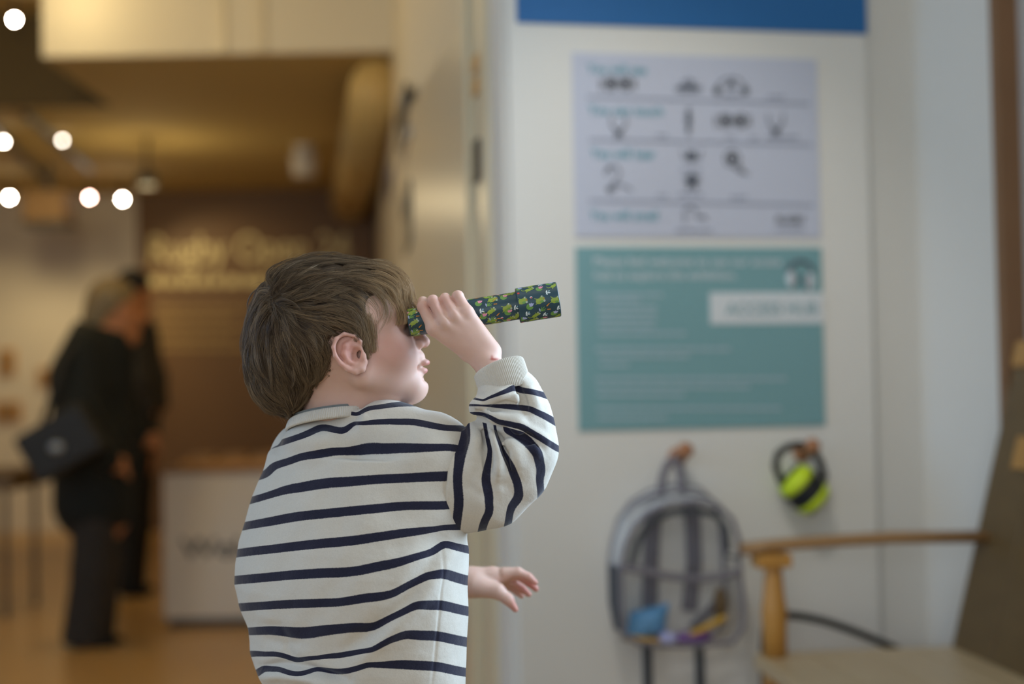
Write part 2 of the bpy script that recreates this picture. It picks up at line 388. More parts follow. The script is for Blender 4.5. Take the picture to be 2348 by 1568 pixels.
# far hall
FY = 11.0
struct(MB().box(-7.5, HW2[0]+.05, FY, FY+.15, 0, 3.1).build('wall_hall_back', M['hall_white']), 'warm white far wall of the hall')
struct(MB().box(-7.5, -7.35, 4.2, FY, 0, 3.1).build('wall_hall_left', M['hall_white']), 'white left wall of the hall')
struct(MB().box(-7.5, 1.0, 3.4, 7.6, 3.1, 3.2).build('ceiling_hall_upper', M['ceil_hall']), 'upper hall ceiling')
SL = 2.60
bx0 = px(92, 120, 6.48)[0]
sb = MB(); sb.box(bx0, HW1[0], 6.48, FY, SL, 3.1); sb.box(-7.5, bx0, 7.6, FY, SL, 3.1)
struct(MB().box(-7.5, bx0-.003, 7.575, 7.6, SL, 3.1).build('trim_3', M['shade_fascia']), 'added fascia with painted shade above the left part of the hall')  # added sheet, shade painted over the brightly lit slab face
struct(sb.build('ceiling_hall', M['ceil_hall']), 'lowered tan ceiling of the hall')
struct(MB().box(bx0+.003, HW1[0], 6.455, 6.48, SL, 3.1).build('trim_2', M['cream_matt']), 'pale bulkhead face above the hall')
for x in (500, 590):
    p = px(x, 60, 6.45)
    tag(MB().box(p[0]-.025, p[0]+.025, 6.44, 6.456, SL, 3.1).build('cover_strip', M['cream_gloss']),
        'pale vertical strip on the bulkhead, ' + ('left of the pair' if x == 500 else 'right of the pair'), 'strip', 'bulkhead strips')
bl = px(318, 885, 10.86)[0]; br = HW2[0]-.01
bp_ = empty('exhibition_wall', ((bl+br)/2, 10.86, 0)); tag(bp_, 'brown exhibition title wall with pale lettering in the hall', 'title wall')
MB().box(bl, br, 10.86, FY-.001, 0, SL-.001).build('panel', M['brown_wall'], bp_)
def far_text(name, body, x0, x1, yb, ycap, m):
    o = px(x0, yb, 10.85); e = px(x1, yb, 10.85); h = (yb - ycap) / F_PX * 10.85
    return lettering(name, body, (o[0], 10.855, o[2]), (1, 0, 0), (0, 0, 1), (0, -1, 0), h, m, bp_, e[0]-o[0])
far_text('title_lettering', 'Rugby Open 24', 342, 800, 602, 538, M['gold_text'])
def dashes(n, seed, x0, x1, yb, yt, hitf, mats_, parent, name, nrm, gap=.25):
    """a line of small print too small to read: word-long strokes"""
    rnd = random.Random(seed); mb = MB(); x = x0
    while x < x1 - 4:
        L = min(rnd.uniform(.6, 1.6) * (x1 - x0) / n, x1 - x)
        q = [hitf(x, yb), hitf(x+L, yb), hitf(x+L, yt), hitf(x, yt)]
        mb.add([p + np.asarray(nrm) * .0015 for p in q], [(0, 1, 2, 3)]); x += L + gap * (yb - yt) * 1.6
    return mb.build(name, mats_, parent)
fhit = lambda x, y: hit(x, y, (0, 10.855, 0), np.array([0, -1.0, 0]))
dashes(9, 4, 345, 640, 655, 634, fhit, M['gold_text'], bp_, 'subtitle_print', (0, -1, 0))
faint = mat('faint_gold_print', srgb(176, 146, 92), .6, noise=.02)
for i, yb in enumerate((712, 734, 756, 778, 800)):
    dashes(8, 20+i, 362, 575 - 40*(i % 2), yb, yb-8, fhit, faint, bp_, 'small_print', (0, -1, 0))
# duct along the hall ceiling
p0, p1 = px(800, 470, 10.8), px(868, 205, 6.52)
du = empty('ceiling_duct', p0); tag(du, 'round tan duct running under the hall ceiling', 'duct')
MB().tube([p0, p0*.5+p1*.5, p1], .135, 20).build('pipe', M['duct'], du, smooth=True)
for t in (.1, .4, .7):
    c = p0*(1-t)+p1*t; d = (p1-p0)/np.linalg.norm(p1-p0)
    MB().lathe(c, d, [(.136, -.02), (.144, -.02), (.144, .02), (.136, .02)], 20).build('collar', M['duct'], du, smooth=True)
    MB().tube([c + UZ*.13, (c[0], c[1], SL)], .006, 6).build('hanger', M['dark_grey'], du)

# ================================================================== HALL LAMPS AND THINGS
def lens_mat(name, col, s): return mat(name, (0, 0, 0), .5, emit=col, estr=s, noise=0)
warm = (1.0, .79, .42)
spot_specs = [
    # px, py, D, lens radius, strength, aim point, watts, label
    (33, 45, 7.2, .012, 260, (-2.6, 6.0, 0.0), 12, 'ceiling spotlight at the top left corner, brightest of the hall lamps'),
    (8, 325, 8.2, .010, 60, (-3.9, 10.9, 1.2), 14, 'spotlight cut by the left picture edge, upper of the two lamps there'),
    (143, 322, 8.4, .010, 26, (-2.8, 10.9, 1.3), 10, 'dim spotlight hanging alone in the dark part of the hall ceiling'),
    (22, 453, 9.9, .011, 150, (-4.1, 10.9, 1.0), 18, 'bright spotlight low at the left picture edge over the white wall'),
    (205, 453, 10.0, .011, 78, (-3.3, 10.9, 1.0), 18, 'pinkish spotlight left of the title wall'),
    (281, 457, 10.0, .011, 150, (-2.2, 10.85, 1.7), 16, 'bright white spotlight nearest the edge of the title wall'),
]
for i, (x, y, D, r, st, aim, wt, lab) in enumerate(spot_specs):
    p = px(x, y, D); top = 3.1 if (D < 7.6 and p[0] < bx0) else SL
    e = empty('track_spotlight', p); tag(e, lab, 'spotlight', 'hall ceiling spotlights')
    toc = CAM - p; toc /= np.linalg.norm(toc)
    col = (1, .62, .50) if i == 4 else (1, .88, .72)
    MB().lathe(p - toc * .002, toc, [(0, 0), (r, 0), (r, .003), (0, .003)], 20).build('lens', lens_mat('lamp_lens_%d' % i, col, st), e)
    MB().lathe(p, toc, [(r*.6, -.12), (r*1.1, -.10), (r*1.25, -.004), (r*1.05, -.004)], 20).build('housing', M['dark_grey'], e, smooth=True)
    q = p - toc * .07
    MB().tube([q, (q[0], q[1], top - .02)], .008, 8).build('stem', M['dark_grey'], e)
    ld = bpy.data.lights.new('lamp_light', 'SPOT'); ld.energy = wt; ld.color = warm; ld.spot_size = 1.5; ld.spot_blend = .8; ld.shadow_soft_size = .05
    lo = bpy.data.objects.new('lamp_light', ld); COL.objects.link(lo)
    lo.location = tuple(p + np.array([0, .04, -.06])); lo.rotation_euler = (Vector(aim) - lo.location).to_track_quat('-Z', 'Y').to_euler()
    lo.parent = e; lo.matrix_parent_inverse = e.matrix_world.inverted()
# downlights added to light the hall, its bulkhead and the front room
def pt(loc, wt, r=.10, col=warm):
    e = empty('downlight', loc)
    MB().lathe((loc[0], loc[1], loc[2]), (0, 0, 1), [(.05, .01), (.06, .01), (.065, .08), (.03, .1)], 16).build('housing', M['dark_grey'], e, smooth=True)
    top = SL if loc[1] > 6.48 else (NEAR_H if loc[1] < 3.4 else 3.1)
    MB().tube([(loc[0], loc[1], loc[2]+.09), (loc[0], loc[1], top)], .01, 8).build('rod', M['dark_grey'], e)
    ld = bpy.data.lights.new('lamp_light', 'POINT'); ld.energy = wt; ld.color = col; ld.shadow_soft_size = r
    lo = bpy.data.objects.new('lamp_light', ld); COL.objects.link(lo); lo.location = (loc[0], loc[1], loc[2]-.06)
    lo.parent = e; lo.matrix_parent_inverse = e.matrix_world.inverted(); return e
for k, (loc, wt, lab) in enumerate([((-1.9, 5.0, 2.98), 25, 'added hall fill lamp in front of the bulkhead'),
                     ((-3.9, 6.2, 2.98), 9, 'added hall fill lamp near the left wall'),
                     ((-2.2, 8.6, 2.30), 6, 'added hall fill lamp on a short rod under the lowered ceiling'),
                     ((-1.95, 6.2, 2.92), 2.5, 'small downlight close to the left end of the bulkhead'),
                     ((0.15, 1.2, 2.62), 5, 'added warm fill lamp on the ceiling of the front room')]):
    tag(pt(loc, wt), lab, 'downlight')
# unseen spotlight added on the front room ceiling to brighten the poster wall
e = empty('poster_fill_spot', (.05, 1.8, 2.6)); tag(e, 'added fill spotlight on the front room ceiling, aimed at the posters', 'spotlight')
MB().lathe((.05, 1.8, 2.6), (.28, .95, -.80), [(.02, -.10), (.045, -.08), (.05, .03), (.045, .03)], 18).build('housing', M['dark_grey'], e, smooth=True)
MB().tube([(.05, 1.78, 2.62), (.05, 1.78, NEAR_H)], .01, 8).build('stem', M['dark_grey'], e)
ld = bpy.data.lights.new('lamp_light', 'SPOT'); ld.energy = 29; ld.color = (1, .96, .90); ld.spot_size = math.radians(44); ld.spot_blend = .9; ld.shadow_soft_size = .04
lo = bpy.data.objects.new('lamp_light', ld); COL.objects.link(lo); lo.location = (.066, 1.855, 2.55)
lo.rotation_euler = (Vector((.40, 3.3, 1.22)) - lo.location).to_track_quat('-Z', 'Y').to_euler(); lo.parent = e; lo.matrix_parent_inverse = e.matrix_world.inverted()
# white projector-like fixture under the ceiling
p = px(697, 350, 9.0)
e = empty('white_fixture', p); tag(e, 'pale upright lamp fitting hanging beside the duct', 'lamp fitting')
MB().lathe(p, (0, 0, 1), [(.0, -.15), (.07, -.15), (.085, -.02), (.05, .0), (.07, .04), (.08, .16), (.0, .16)], 18).build('shade', mat('white_enamel', srgb(240, 232, 214), .4, noise=.02), e, smooth=True)
MB().tube([p + UZ*.16, (p[0], p[1], SL)], .012, 8).build('stem', M['dark_grey'], e)
# hanging dark box
p = px(112, 462, 9.6)
e = empty('hanging_projector', p); tag(e, 'dark box-shaped projector hanging from the hall ceiling', 'projector')
MB().box(p[0]-.14, p[0]+.14, p[1]-.13, p[1]+.13, p[2]-.15, p[2]+.06).build('body', M['tan_paper'], e, bevel=.015)
MB().box(p[0]-.15, p[0]+.15, p[1]-.14, p[1]+.14, p[2]-.17, p[2]-.145).build('base_plate', M['dark_grey'], e)
MB().tube([(p[0], p[1], p[2]+.06), (p[0], p[1], SL)], .02, 8).build('pole', M['dark_grey'], e)
# ceiling tracks
for i, (a, b) in enumerate((((60, 150, 7.7), (205, 345, 9.6)), ((-40, 190, 7.7), (120, 430, 10.4)))):
    q0, q1 = px(*a), px(*b); q0[2] = q1[2] = SL - .03
    tag(MB().tube([q0, q1], .022, 4).build('lighting_track', M['black']), 'dark lighting track on the hall ceiling, ' + ('nearer the bulkhead' if i == 0 else 'nearer the left picture edge'), 'track')
# pictures on the white wall
for i, (x, y, ww, hh) in enumerate(((97, 866, 44, 44), (2, 830, 36, 60), (4, 945, 60, 46))):
    q = fhit(x, y); s = 10.9 / F_PX
    e = empty('framed_picture', (q[0], FY-.02, q[2])); tag(e, ['small framed orange picture on the white wall beside the coat', 'small framed picture at the left picture edge, upper one', 'small framed picture at the left picture edge, lower one'][i], 'picture', 'pictures on the far wall')
    MB().box(q[0]-ww*s/2, q[0]+ww*s/2, FY-.03, FY-.002, q[2]-hh*s/2, q[2]+hh*s/2).build('frame', M['wood'], e)
    MB().box(q[0]-ww*s*.38, q[0]+ww*s*.38, FY-.034, FY-.0295, q[2]-hh*s*.38, q[2]+hh*s*.38).build('picture_sheet', M['tan_paper'], e)
# welcome plinth
c0 = at_z(376, 1440, 0); Yp = c0[1]; s = Yp / F_PX
pz = px(376, 1086, Yp)[2]; xr = px(770, 1440, Yp)[0]
pl = empty('welcome_plinth', ((c0[0]+xr)/2, Yp+.25, 0)); tag(pl, 'white welcome desk with dark lettering in front of the title wall', 'desk')
MB().box(c0[0], xr, Yp, Yp+.5, .04, pz).build('body', M['hall_white'], pl, bevel=.006)
MB().box(c0[0]+.02, xr-.02, Yp+.02, Yp+.48, 0, .04).build('kick_base', M['dark_grey'], pl)
MB().box(c0[0]-.012, xr+.012, Yp-.012, Yp+.512, pz, pz+.02).build('top', M['wood_brown'], pl, bevel=.003)
o = px(418, 1277, Yp)
lettering('lettering', 'Welcome', (o[0], Yp-.001, o[2]), (1, 0, 0), (0, 0, 1), (0, -1, 0), 44*s, M['ink_dark'], pl, 310*s)
tr = empty('leaflet_box', (c0[0]+.33, Yp+.2, pz+.02)); tag(tr, 'low tan leaflet tray on the welcome desk', 'tray')
MB().box(c0[0]+.06, c0[0]+.52, Yp+.1, Yp+.4, pz+.0201, pz+.05).build('tray', M['wood'], tr, bevel=.004)
for i in range(3): MB().box(c0[0]+.08+.15*i, c0[0]+.20+.15*i, Yp+.14, Yp+.36, pz+.05, pz+.075).build('leaflet_stack', M['tan_paper'], tr)
# side table at left edge
ty = 7.0; tl = px(-150, 1080, ty); tr_ = px(72, 1080, ty); tz = px(40, 1074, ty)[2]
e = empty('side_table', ((tl[0]+tr_[0])/2, ty, 0)); tag(e, 'dark-topped table with thin legs at the left picture edge', 'table')
MB().box(tl[0], tr_[0], ty-.25, ty+.25, tz-.09, tz).build('top', M['wood_dark'], e, bevel=.006)
for xx in (tl[0]+.04, tr_[0]-.05):
    for yy in (ty-.21, ty+.21): MB().tube([(xx, yy, tz-.09), (xx, yy, 0)], .014, 8).build('leg', M['dark_grey'], e)

# ================================================================== POSTERS
def poly_on_wall(pts, o): return [wpx(x, y, o) for (x, y) in pts]
def panel(name, quad, o0, th, m, label, cat):
    f = poly_on_wall(quad, o0 + th); b = [p - WN * th for p in f]
    e = empty(name, (f[0] + f[2]) / 2); tag(e, label, cat)
    MB().add(f + b, [(0, 1, 2, 3), (7, 6, 5, 4), (0, 4, 5, 1), (1, 5, 6, 2), (2, 6, 7, 3), (3, 7, 4, 0)]).build('sheet', m, e)
    return e
O0 = .031; PT = .004; OP = O0 + PT
# quads are measured on the photo: bottom-left, bottom-right, top-right, top-left
def rectq(xl, yt, xr, yb):
    """an upright rectangle on the board from its left edge px and right edge px"""
    A = wpx(xl[0], yt[0], OP); B = wpx(xr[0], yb[1], OP)
    return A, B
def board_rect(name, tl, br, m, label, cat):
    A = wpx(*tl, OP); B = wpx(*br, OP); a0, a1 = wa(A), wa(B); z1, z0 = A[2], B[2]
    e = empty(name, wp((a0+a1)/2, (z0+z1)/2, OP)); tag(e, label, cat)
    wall_box(MB(), a0, a1, z0, z1, O0, OP).build('sheet', m, e)
    return e, a0, a1, z0, z1
pb, *_r = board_rect('blue_signboard', (1180, -260), (1989, 78), M['poster_blue'], 'bright blue sign board across the top of the display board', 'sign')
pli, a0, a1, z0, z1 = board_rect('sensory_poster', (1312, 120), (1882, 545), M['poster_lilac'], 'pale lilac poster with rows of small icons', 'poster')
pte, b0, b1, y0_, y1_ = board_rect('access_poster', (1320, 566), (1893, 975), M['poster_teal'], 'teal poster with white text and a headphones picture', 'poster')
EX, EZ = WA, UZ
def wtext(name, body, x, yb, ycap, x1, m, parent, o=OP):
    p = wpx(x, yb, o); q = wpx(x1, yb, o); h = wpx(x, ycap, o)[2] - p[2]
    return lettering(name, body, p, EX, EZ, WN, h, m, parent, wa(q) - wa(p))
for (t, x, yb, yc, x1) in (('You will see', 1346, 167, 146, 1482), ('You can touch', 1348, 262, 240, 1520), ('You will hear', 1354, 362, 340, 1503), ('You will smell', 1352, 504, 482, 1508)):
    wtext('heading', t, x, yb, yc, x1, M['ink_teal'], pli)
whit = lambda x, y: wpx(x, y, OP)
for (x0, y0, x1, y1) in ((1345, 222, 1856, 238), (1350, 320, 1862, 332), (1350, 460, 1864, 470)):
    q = [whit(x0, y0+3), whit(x1, y1+3), whit(x1, y1-2), whit(x0, y0-2)]
    MB().add([p + WN*.0015 for p in q], [(0, 1, 2, 3)]).build('rule', M['ink_rule'], pli)
for i, (x0, x1, yb) in enumerate(((1562, 1600, 190), (1560, 1598, 213), (1655, 1700, 222), (1760, 1798, 226), (1505, 1536, 314), (1665, 1690, 318), (1718, 1738, 320), (1756, 1830, 318), (1562, 1606, 392), (1506, 1530, 452), (1556, 1612, 450), (1674, 1712, 456), (1550, 1632, 532), (1780, 1848, 528))):
    dashes(3, 40+i, x0, x1, yb, yb-6, whit, M['ink_rule'], pli, 'caption_print', WN)
def icon(strokes, m=M['ink_grey'], dots=()):
    mb = MB()
    for pts in strokes:
        wd = 3.2; P = [whit(*p) + WN*.002 for p in pts]
        mb.tube(P, .0016, 6)
    for (x, y, r) in dots: mb.lathe(whit(x, y) + WN*.0012, WN, [(0, 0), (r*.001, 0), (r*.001, .001), (0, .001)], 14)
    return mb.build('icon', m, pli)
def circ(x, y, r, a0=0, a1=360, n=14): return [(x + r*math.cos(math.radians(a0+(a1-a0)*k/n)), y + r*math.sin(math.radians(a0+(a1-a0)*k/n))) for k in range(n+1)]
for (cx_, cy_) in ((1417, 192), (1680, 277)):
    icon([circ(cx_-18, cy_, 15), circ(cx_+18, cy_, 15), [(cx_-40, cy_-12), (cx_-40, cy_+14)], [(cx_+38, cy_-12), (cx_+38, cy_+14)]], M['ink_dark'], [(cx_-16, cy_, 9), (cx_+16, cy_, 9)])
icon([[(1546, 202), (1610, 202)], [(1550, 208), (1606, 208)], circ(1578, 190, 8), [(1556, 198), (1600, 198)]])
icon([circ(1676, 214, 36, 195, 345), circ(1676, 196, 8)], dots=((1644, 208, 10), (1708, 208, 10), (1676, 192, 7)))
for (cx_, cy_) in ((1418, 290), (1778, 285)):
    icon([[(cx_-18, cy_-24), (cx_-16, cy_-2), (cx_-6, cy_+12), (cx_-6, cy_+28)], [(cx_+18, cy_-24), (cx_+16, cy_-2), (cx_+6, cy_+12), (cx_+6, cy_+28)], [(cx_-18, cy_-4), (cx_, cy_+12), (cx_+18, cy_-4)]], M['ink_grey'], [(cx_, cy_+16, 8)])
icon([[(1578, 248), (1578, 312)], [(1572, 250), (1584, 250)], [(1570, 272), (1586, 272)], [(1570, 288), (1586, 288)]], dots=((1578, 262, 7), (1578, 276, 8), (1578, 298, 6)))
icon([circ(1404, 396, 16, 150, 400), [(1416, 406), (1404, 424), (1398, 438)], [(1404, 420), (1430, 426), (1450, 438)], [(1392, 436), (1412, 432)]], dots=((1398, 434, 8), (1396, 386, 6)))
icon([[(1562, 344), (1568, 366), (1604, 366), (1608, 344)], [(1576, 346), (1578, 364)], [(1594, 346), (1592, 364)]], dots=((1585, 358, 13),))
icon([[(1566, 406), (1606, 406)], [(1568, 416), (1604, 416)], [(1570, 428), (1602, 428)], [(1576, 402), (1578, 436)], [(1596, 402), (1594, 436)]], M['ink_grey'], ((1586, 412, 14),))
icon([circ(1678, 364, 18), [(1692, 376), (1706, 396), (1716, 400)], [(1684, 384), (1704, 400)]], M['ink_dark'], ((1678, 364, 10),))
icon([circ(1582, 488, 14, 140, 380), [(1596, 490), (1600, 500), (1618, 498)], [(1572, 494), (1568, 510)], [(1608, 492), (1618, 504)]])
wtext('logo_print', 'RUGBY', 1780, 512, 494, 1846, M['ink_dark'], pli)
# teal poster
wtext('heading', 'Please feel welcome to use our access', 1362, 608, 590, 1792, M['ink_white'], pte)
wtext('heading', 'hub to explore this exhibition.', 1363, 640, 622, 1688, M['ink_white'], pte)
A = wpx(1627, 671, OP); B = wpx(1892, 741, OP)
wall_box(MB(), wa(A), b1, B[2], A[2], OP, OP+.0015).build('label_box', M['hub_white'], pte)
wtext('label_lettering', 'ACCESS HUB', 1664, 722, 694, 1874, mat('soft_teal_ink', srgb(140, 176, 184), .6, noise=.01), pte, OP+.0015)
rows = [(1362, 1520, 680), (1370, 1468, 692), (1370, 1505, 708), (1372, 1504, 722), (1372, 1504, 737), (1372, 1500, 752), (1374, 1572, 768), (1364, 1678, 804), (1374, 1582, 820), (1376, 1446, 840), (1366, 1802, 872), (1368, 1722, 890), (1370, 1568, 908), (1368, 1790, 940), (1370, 1530, 962)]
for i, (x0, x1, yb) in enumerate(rows):
    dashes(max(4, (x1-x0)//30), 80+i, x0, x1, yb, yb-7, whit, M['ink_pale'], pte, 'small_print', WN, .2)
mb = MB(); mb.tube([whit(*p) + WN*.003 for p in circ(1834, 628, 30, 190, 350, 18)], .004, 8)
mb.build('headphone_band_print', M['ink_grey'], pte)
for (x, y, dx) in ((1813, 640, 9), (1857, 645, -9)):
    MB().ell(whit(x, y) + WN*.002, (.011, .020, .003), ex=WA, ey=UZ, ez=WN).build('earcup_print', M['ink_white'], pte, smooth=True)
    MB().ell(whit(x+dx, y) + WN*.002, (.006, .020, .003), ex=WA, ey=UZ, ez=WN).build('earcup_print', M['ink_grey'], pte, smooth=True)

# ================================================================== PEGS, BACKPACK, EAR DEFENDERS
def peg(x, y, label):
    b = wpx(x+6, y-8, .031); t = b + WN * .075 + UZ * .022
    e = empty('coat_peg', b); tag(e, label, 'peg', 'wooden coat pegs')
    d = (t - b) / np.linalg.norm(t - b)
    MB().lathe(b, d, [(.013, 0), (.012, .02), (.010, .045), (.016, .06), (.018, .07), (.012, .08), (0, .082)], 16).build('peg_body', M['peg'], e, smooth=True)
    MB().lathe(b - WN*.0005, WN, [(.022, 0), (.022, .004), (.012, .008)], 16).build('collar', M['peg'], e, smooth=True)
    return t
t1 = peg(1546, 1056, 'wooden peg that carries the clear backpack')
t2 = peg(1832, 1046, 'wooden peg that carries the ear defenders')

OBK, OFR = .045, .15      # distance of the bag's back and front from the wall
bk = empty('clear_backpack', wpx(1560, 1475, .1)); tag(bk, 'clear plastic backpack with grey trim hanging on a peg', 'backpack')
front = [(1432, 1452), (1425, 1390), (1424, 1300), (1434, 1250), (1453, 1208), (1482, 1178), (1533, 1154), (1598, 1150), (1649, 1161), (1680, 1192), (1695, 1240), (1697, 1315), (1704, 1388), (1703, 1440), (1680, 1472), (1600, 1480), (1520, 1480), (1465, 1474)]
back = [(1412, 1438), (1400, 1380), (1397, 1296), (1405, 1240), (1420, 1190), (1446, 1152), (1492, 1124), (1548, 1112), (1605, 1120), (1636, 1150), (1652, 1200), (1658, 1290), (1664, 1370), (1660, 1420), (1640, 1450), (1580, 1462), (1510, 1460), (1440, 1456)]
Ff = [wpx(x, y, OFR) for x, y in front]; Bf = [wpx(x, y, OBK) for x, y in back]
n = len(Ff)
MB().add(Ff + [sum(Ff)/n + WN*.012], [(i, (i+1) % n, n) for i in range(n)]).build('front_panel', M['clear'], bk, smooth=True)
MB().add(Bf + [sum(Bf)/n], [(i, n, (i+1) % n) for i in range(n)]).build('back_panel', M['clear'], bk)
MB().add(Ff + Bf, [(i, n+i, n+(i+1) % n, (i+1) % n) for i in range(n)]).build('gusset', M['clear'], bk, smooth=True)
MB().tube(Ff, .0055, 8, close=True).build('piping', M['grey_trim'], bk, smooth=True)
MB().tube(Bf, .0045, 8, close=True).build('piping', M['grey_trim'], bk, smooth=True)
arch = [(1447, 1300), (1462, 1240), (1490, 1196), (1540, 1174), (1598, 1170), (1645, 1182), (1664, 1214), (1668, 1262)]
MB().tube([wpx(x, y, OFR+.004) for x, y in arch], [(.002, .008)]*len(arch), 8, flat=WN).build('zip', M['grey_trim_dark'], bk)
gz = [(1418, 1190), (1446, 1158), (1500, 1134), (1560, 1126), (1618, 1136), (1652, 1160)]
MB().tube([wpx(x, y, .10) for x, y in gz], [(.003, .012)]*len(gz), 8, flat=UZ).build('gusset_zip', M['grey_trim'], bk)
pk = [(1426, 1300), (1480, 1310), (1540, 1322), (1600, 1328), (1650, 1322), (1697, 1312)]
MB().tube([wpx(x, y, OFR+.006) for x, y in pk], [(.003, .0085)]*len(pk), 8, flat=WN).build('pocket_binding', M['grey_trim'], bk)
MB().tube([wpx(x, y, OFR+.004) for x, y in ((1664, 1210), (1664, 1275), (1697, 1279))], .004, 8).build('zip_pull', M['grey_trim_dark'], bk)
side = [(1399, 1290), (1424, 1300), (1425, 1390), (1434, 1452), (1412, 1440), (1401, 1380)]
MB().add([wpx(x, y, OBK+.02 if i in (0, 4, 5) else OFR-.01) - WA*.004 for i, (x, y) in enumerate(side)], [(0, 1, 2, 5), (5, 2, 3, 4)]).build('side_pocket', M['grey_trim_dark'], bk)
def strap(pts, wdt, m, name, o):
    MB().tube([wpx(x, y, o) for x, y in pts], [(.0025, wdt)]*len(pts), 8, flat=WN).build(name, m, bk)
strap([(1510, 1130), (1498, 1180), (1492, 1290), (1490, 1400)], .019, M['grey_trim'], 'shoulder_strap', .038)
strap([(1580, 1130), (1588, 1180), (1592, 1290), (1580, 1400)], .019, M['grey_trim'], 'shoulder_strap', .038)
strap([(1482, 1440), (1484, 1500), (1488, 1640)], .011, M['grey_trim_dark'], 'webbing_tail', .040)
strap([(1600, 1440), (1604, 1500), (1608, 1640)], .011, M['grey_trim_dark'], 'webbing_tail', .040)
strap([(1585, 1440), (1620, 1405), (1655, 1370)], .009, M['grey_trim'], 'webbing_tail', .042)
hl = [(1514, 1128), (1520, 1090), (1532, 1062), (1546, 1052), (1556, 1064), (1562, 1092), (1564, 1124)]
MB().tube([wpx(x, y, .085) for x, y in hl], [(.003, .010)]*len(hl), 8, flat=WN).build('top_handle', M['grey_trim'], bk)
# what the bag holds
def tilted(c, d, r, rr): return None
_r = random.Random(5); pk_ = MB(); pc_ = wpx(1484, 1426, .09); NU, NV_ = 12, 9; g0 = []
for sd in (-1, 1):
    for i in range(NU):
        for j in range(NV_):
            u, v = i/(NU-1)*2-1, j/(NV_-1)*2-1; th_ = .020*(1-u**4)*(1-v**4)
            g0.append(pc_ + WA*(.046*u + .006*v) + UZ*(.032*v + .008*u) + WN*(sd*th_ + _r.uniform(-.004, .004)*(1-abs(u)**6)))
fl_ = []
for sd in (0, 1):
    for i in range(NU-1):
        for j in range(NV_-1):
            a_ = sd*NU*NV_ + i*NV_ + j; fl_.append((a_, a_+NV_, a_+NV_+1, a_+1) if sd else (a_, a_+1, a_+NV_+1, a_+NV_))
pk_.add(g0, fl_)
e = tag(pk_.build('snack_packet', M['blue_item']), 'crumpled light blue packet at the bottom of the clear backpack', 'packet')
def pencil(x0, y0, x1, y1, o, m, label):
    A, B = wpx(x0, y0, o), wpx(x1, y1, o); d = (B-A)/np.linalg.norm(B-A); L = np.linalg.norm(B-A)
    e = empty('pencil', A); tag(e, label, 'pencil', 'pencils in the backpack')
    MB().lathe(A, d, [(.007, 0), (.007, L*.86)], 6).build('shaft', m, e)
    MB().lathe(A, d, [(.007, L*.86), (.0015, L)], 6).build('tip', M['wood_pale'], e)
    MB().lathe(A, -d, [(.0072, 0), (.0072, .012), (.005, .014)], 8).build('ferrule', M['steel'], e)
pencil(1584, 1456, 1672, 1410, .12, M['yellow_item'], 'yellow pencil leaning up to the right inside the backpack')
pencil(1440, 1462, 1520, 1474, .12, M['yellow_item'], 'yellow pencil lying flat at the lower left of the backpack')
A = wpx(1568, 1462, .11)
e = empty('pencil_case', A); tag(e, 'purple pencil case with a lavender end in the backpack', 'pencil case')
MB().ell(A + WA*.02, (.048, .02, .014), ex=WA, ey=WN, ez=UZ).build('case', M['purple_item'], e, smooth=True)
MB().ell(A - WA*.036, (.022, .021, .015), ex=WA, ey=WN, ez=UZ).build('label_end', M['lav_item'], e, smooth=True)
tag(MB().ell(wpx(1652, 1386, .08), (.016, .02, .040), ex=WA, ey=WN, ez=UZ).build('pouch', M['wood_dark'], smooth=True), 'small brown pouch at the right inside the backpack', 'pouch')

ed = empty('ear_defenders', wpx(1840, 1175, .08)); tag(ed, 'neon yellow and black ear defenders hanging on a peg', 'ear defenders')
band = [(1812, 1128), (1790, 1100), (1778, 1068), (1784, 1040), (1806, 1024), (1834, 1019), (1860, 1028), (1880, 1056), (1890, 1090), (1884, 1118)]
MB().tube([wpx(x, y, .075) for x, y in band], [(.004, .009)]*len(band), 10, flat=WN).build('headband', M['black'], ed, smooth=True)
ax = (wpx(1862, 1142, .08) - wpx(1828, 1108, .08)); ax /= np.linalg.norm(ax)
cm = wpx(1844, 1122, .08)
for s_ in (-1, 1):
    c = cm + ax * s_ * .012
    cu = MB().lathe(c, ax * s_, [(.020, .004), (.044, .006), (.045, .018), (.038, .030), (.020, .036), (0, .037)], 24).build('ear_cup', M['neon'], ed, smooth=True)
    MB().lathe(c, ax * s_, [(.018, -.008), (.044, -.010), (.048, -.002), (.044, .007), (.018, .006)], 24).build('cushion', M['black'], ed, smooth=True)
    MB().obox(c + ax*s_*.038, ax*.002, np.cross(ax, WN)*.030, WN*.006).build('cup_badge', M['black'], cu)

# ================================================================== BENCH
BT = np.array([.10, -.995, 0.0]); BA = np.array([.995, .10, 0.0])
SEAT = .47
B0 = at_z(1729, 1497, SEAT); B0 = np.array([B0[0], B0[1], 0])
def bpnt(a, t, z): return B0 + BA*a + BT*t + UZ*z
def bbox(mb, a0, a1, t0, t1, z0, z1): return mb.obox(bpnt((a0+a1)/2, (t0+t1)/2, (z0+z1)/2), BA*(a1-a0)/2, BT*(t1-t0)/2, UZ*(z1-z0)/2)
BL = 1.75
bn = empty('wooden_bench', bpnt(.23, BL/2, 0)); tag(bn, 'wooden settle bench with a pale seat, an arm and a dark high back', 'bench')
for k, (q0, q1) in enumerate(((0, .118), (.120, .238), (.240, .358), (.360, .47))):
    bbox(MB(), q0, q1, 0, BL, SEAT-.032, SEAT).build('seat_plank', M['wood_pale'], bn, bevel=.004)
bbox(MB(), .03, .055, .04, BL-.04, SEAT-.11, SEAT-.032).build('front_rail', M['wood'], bn)
lean = .26
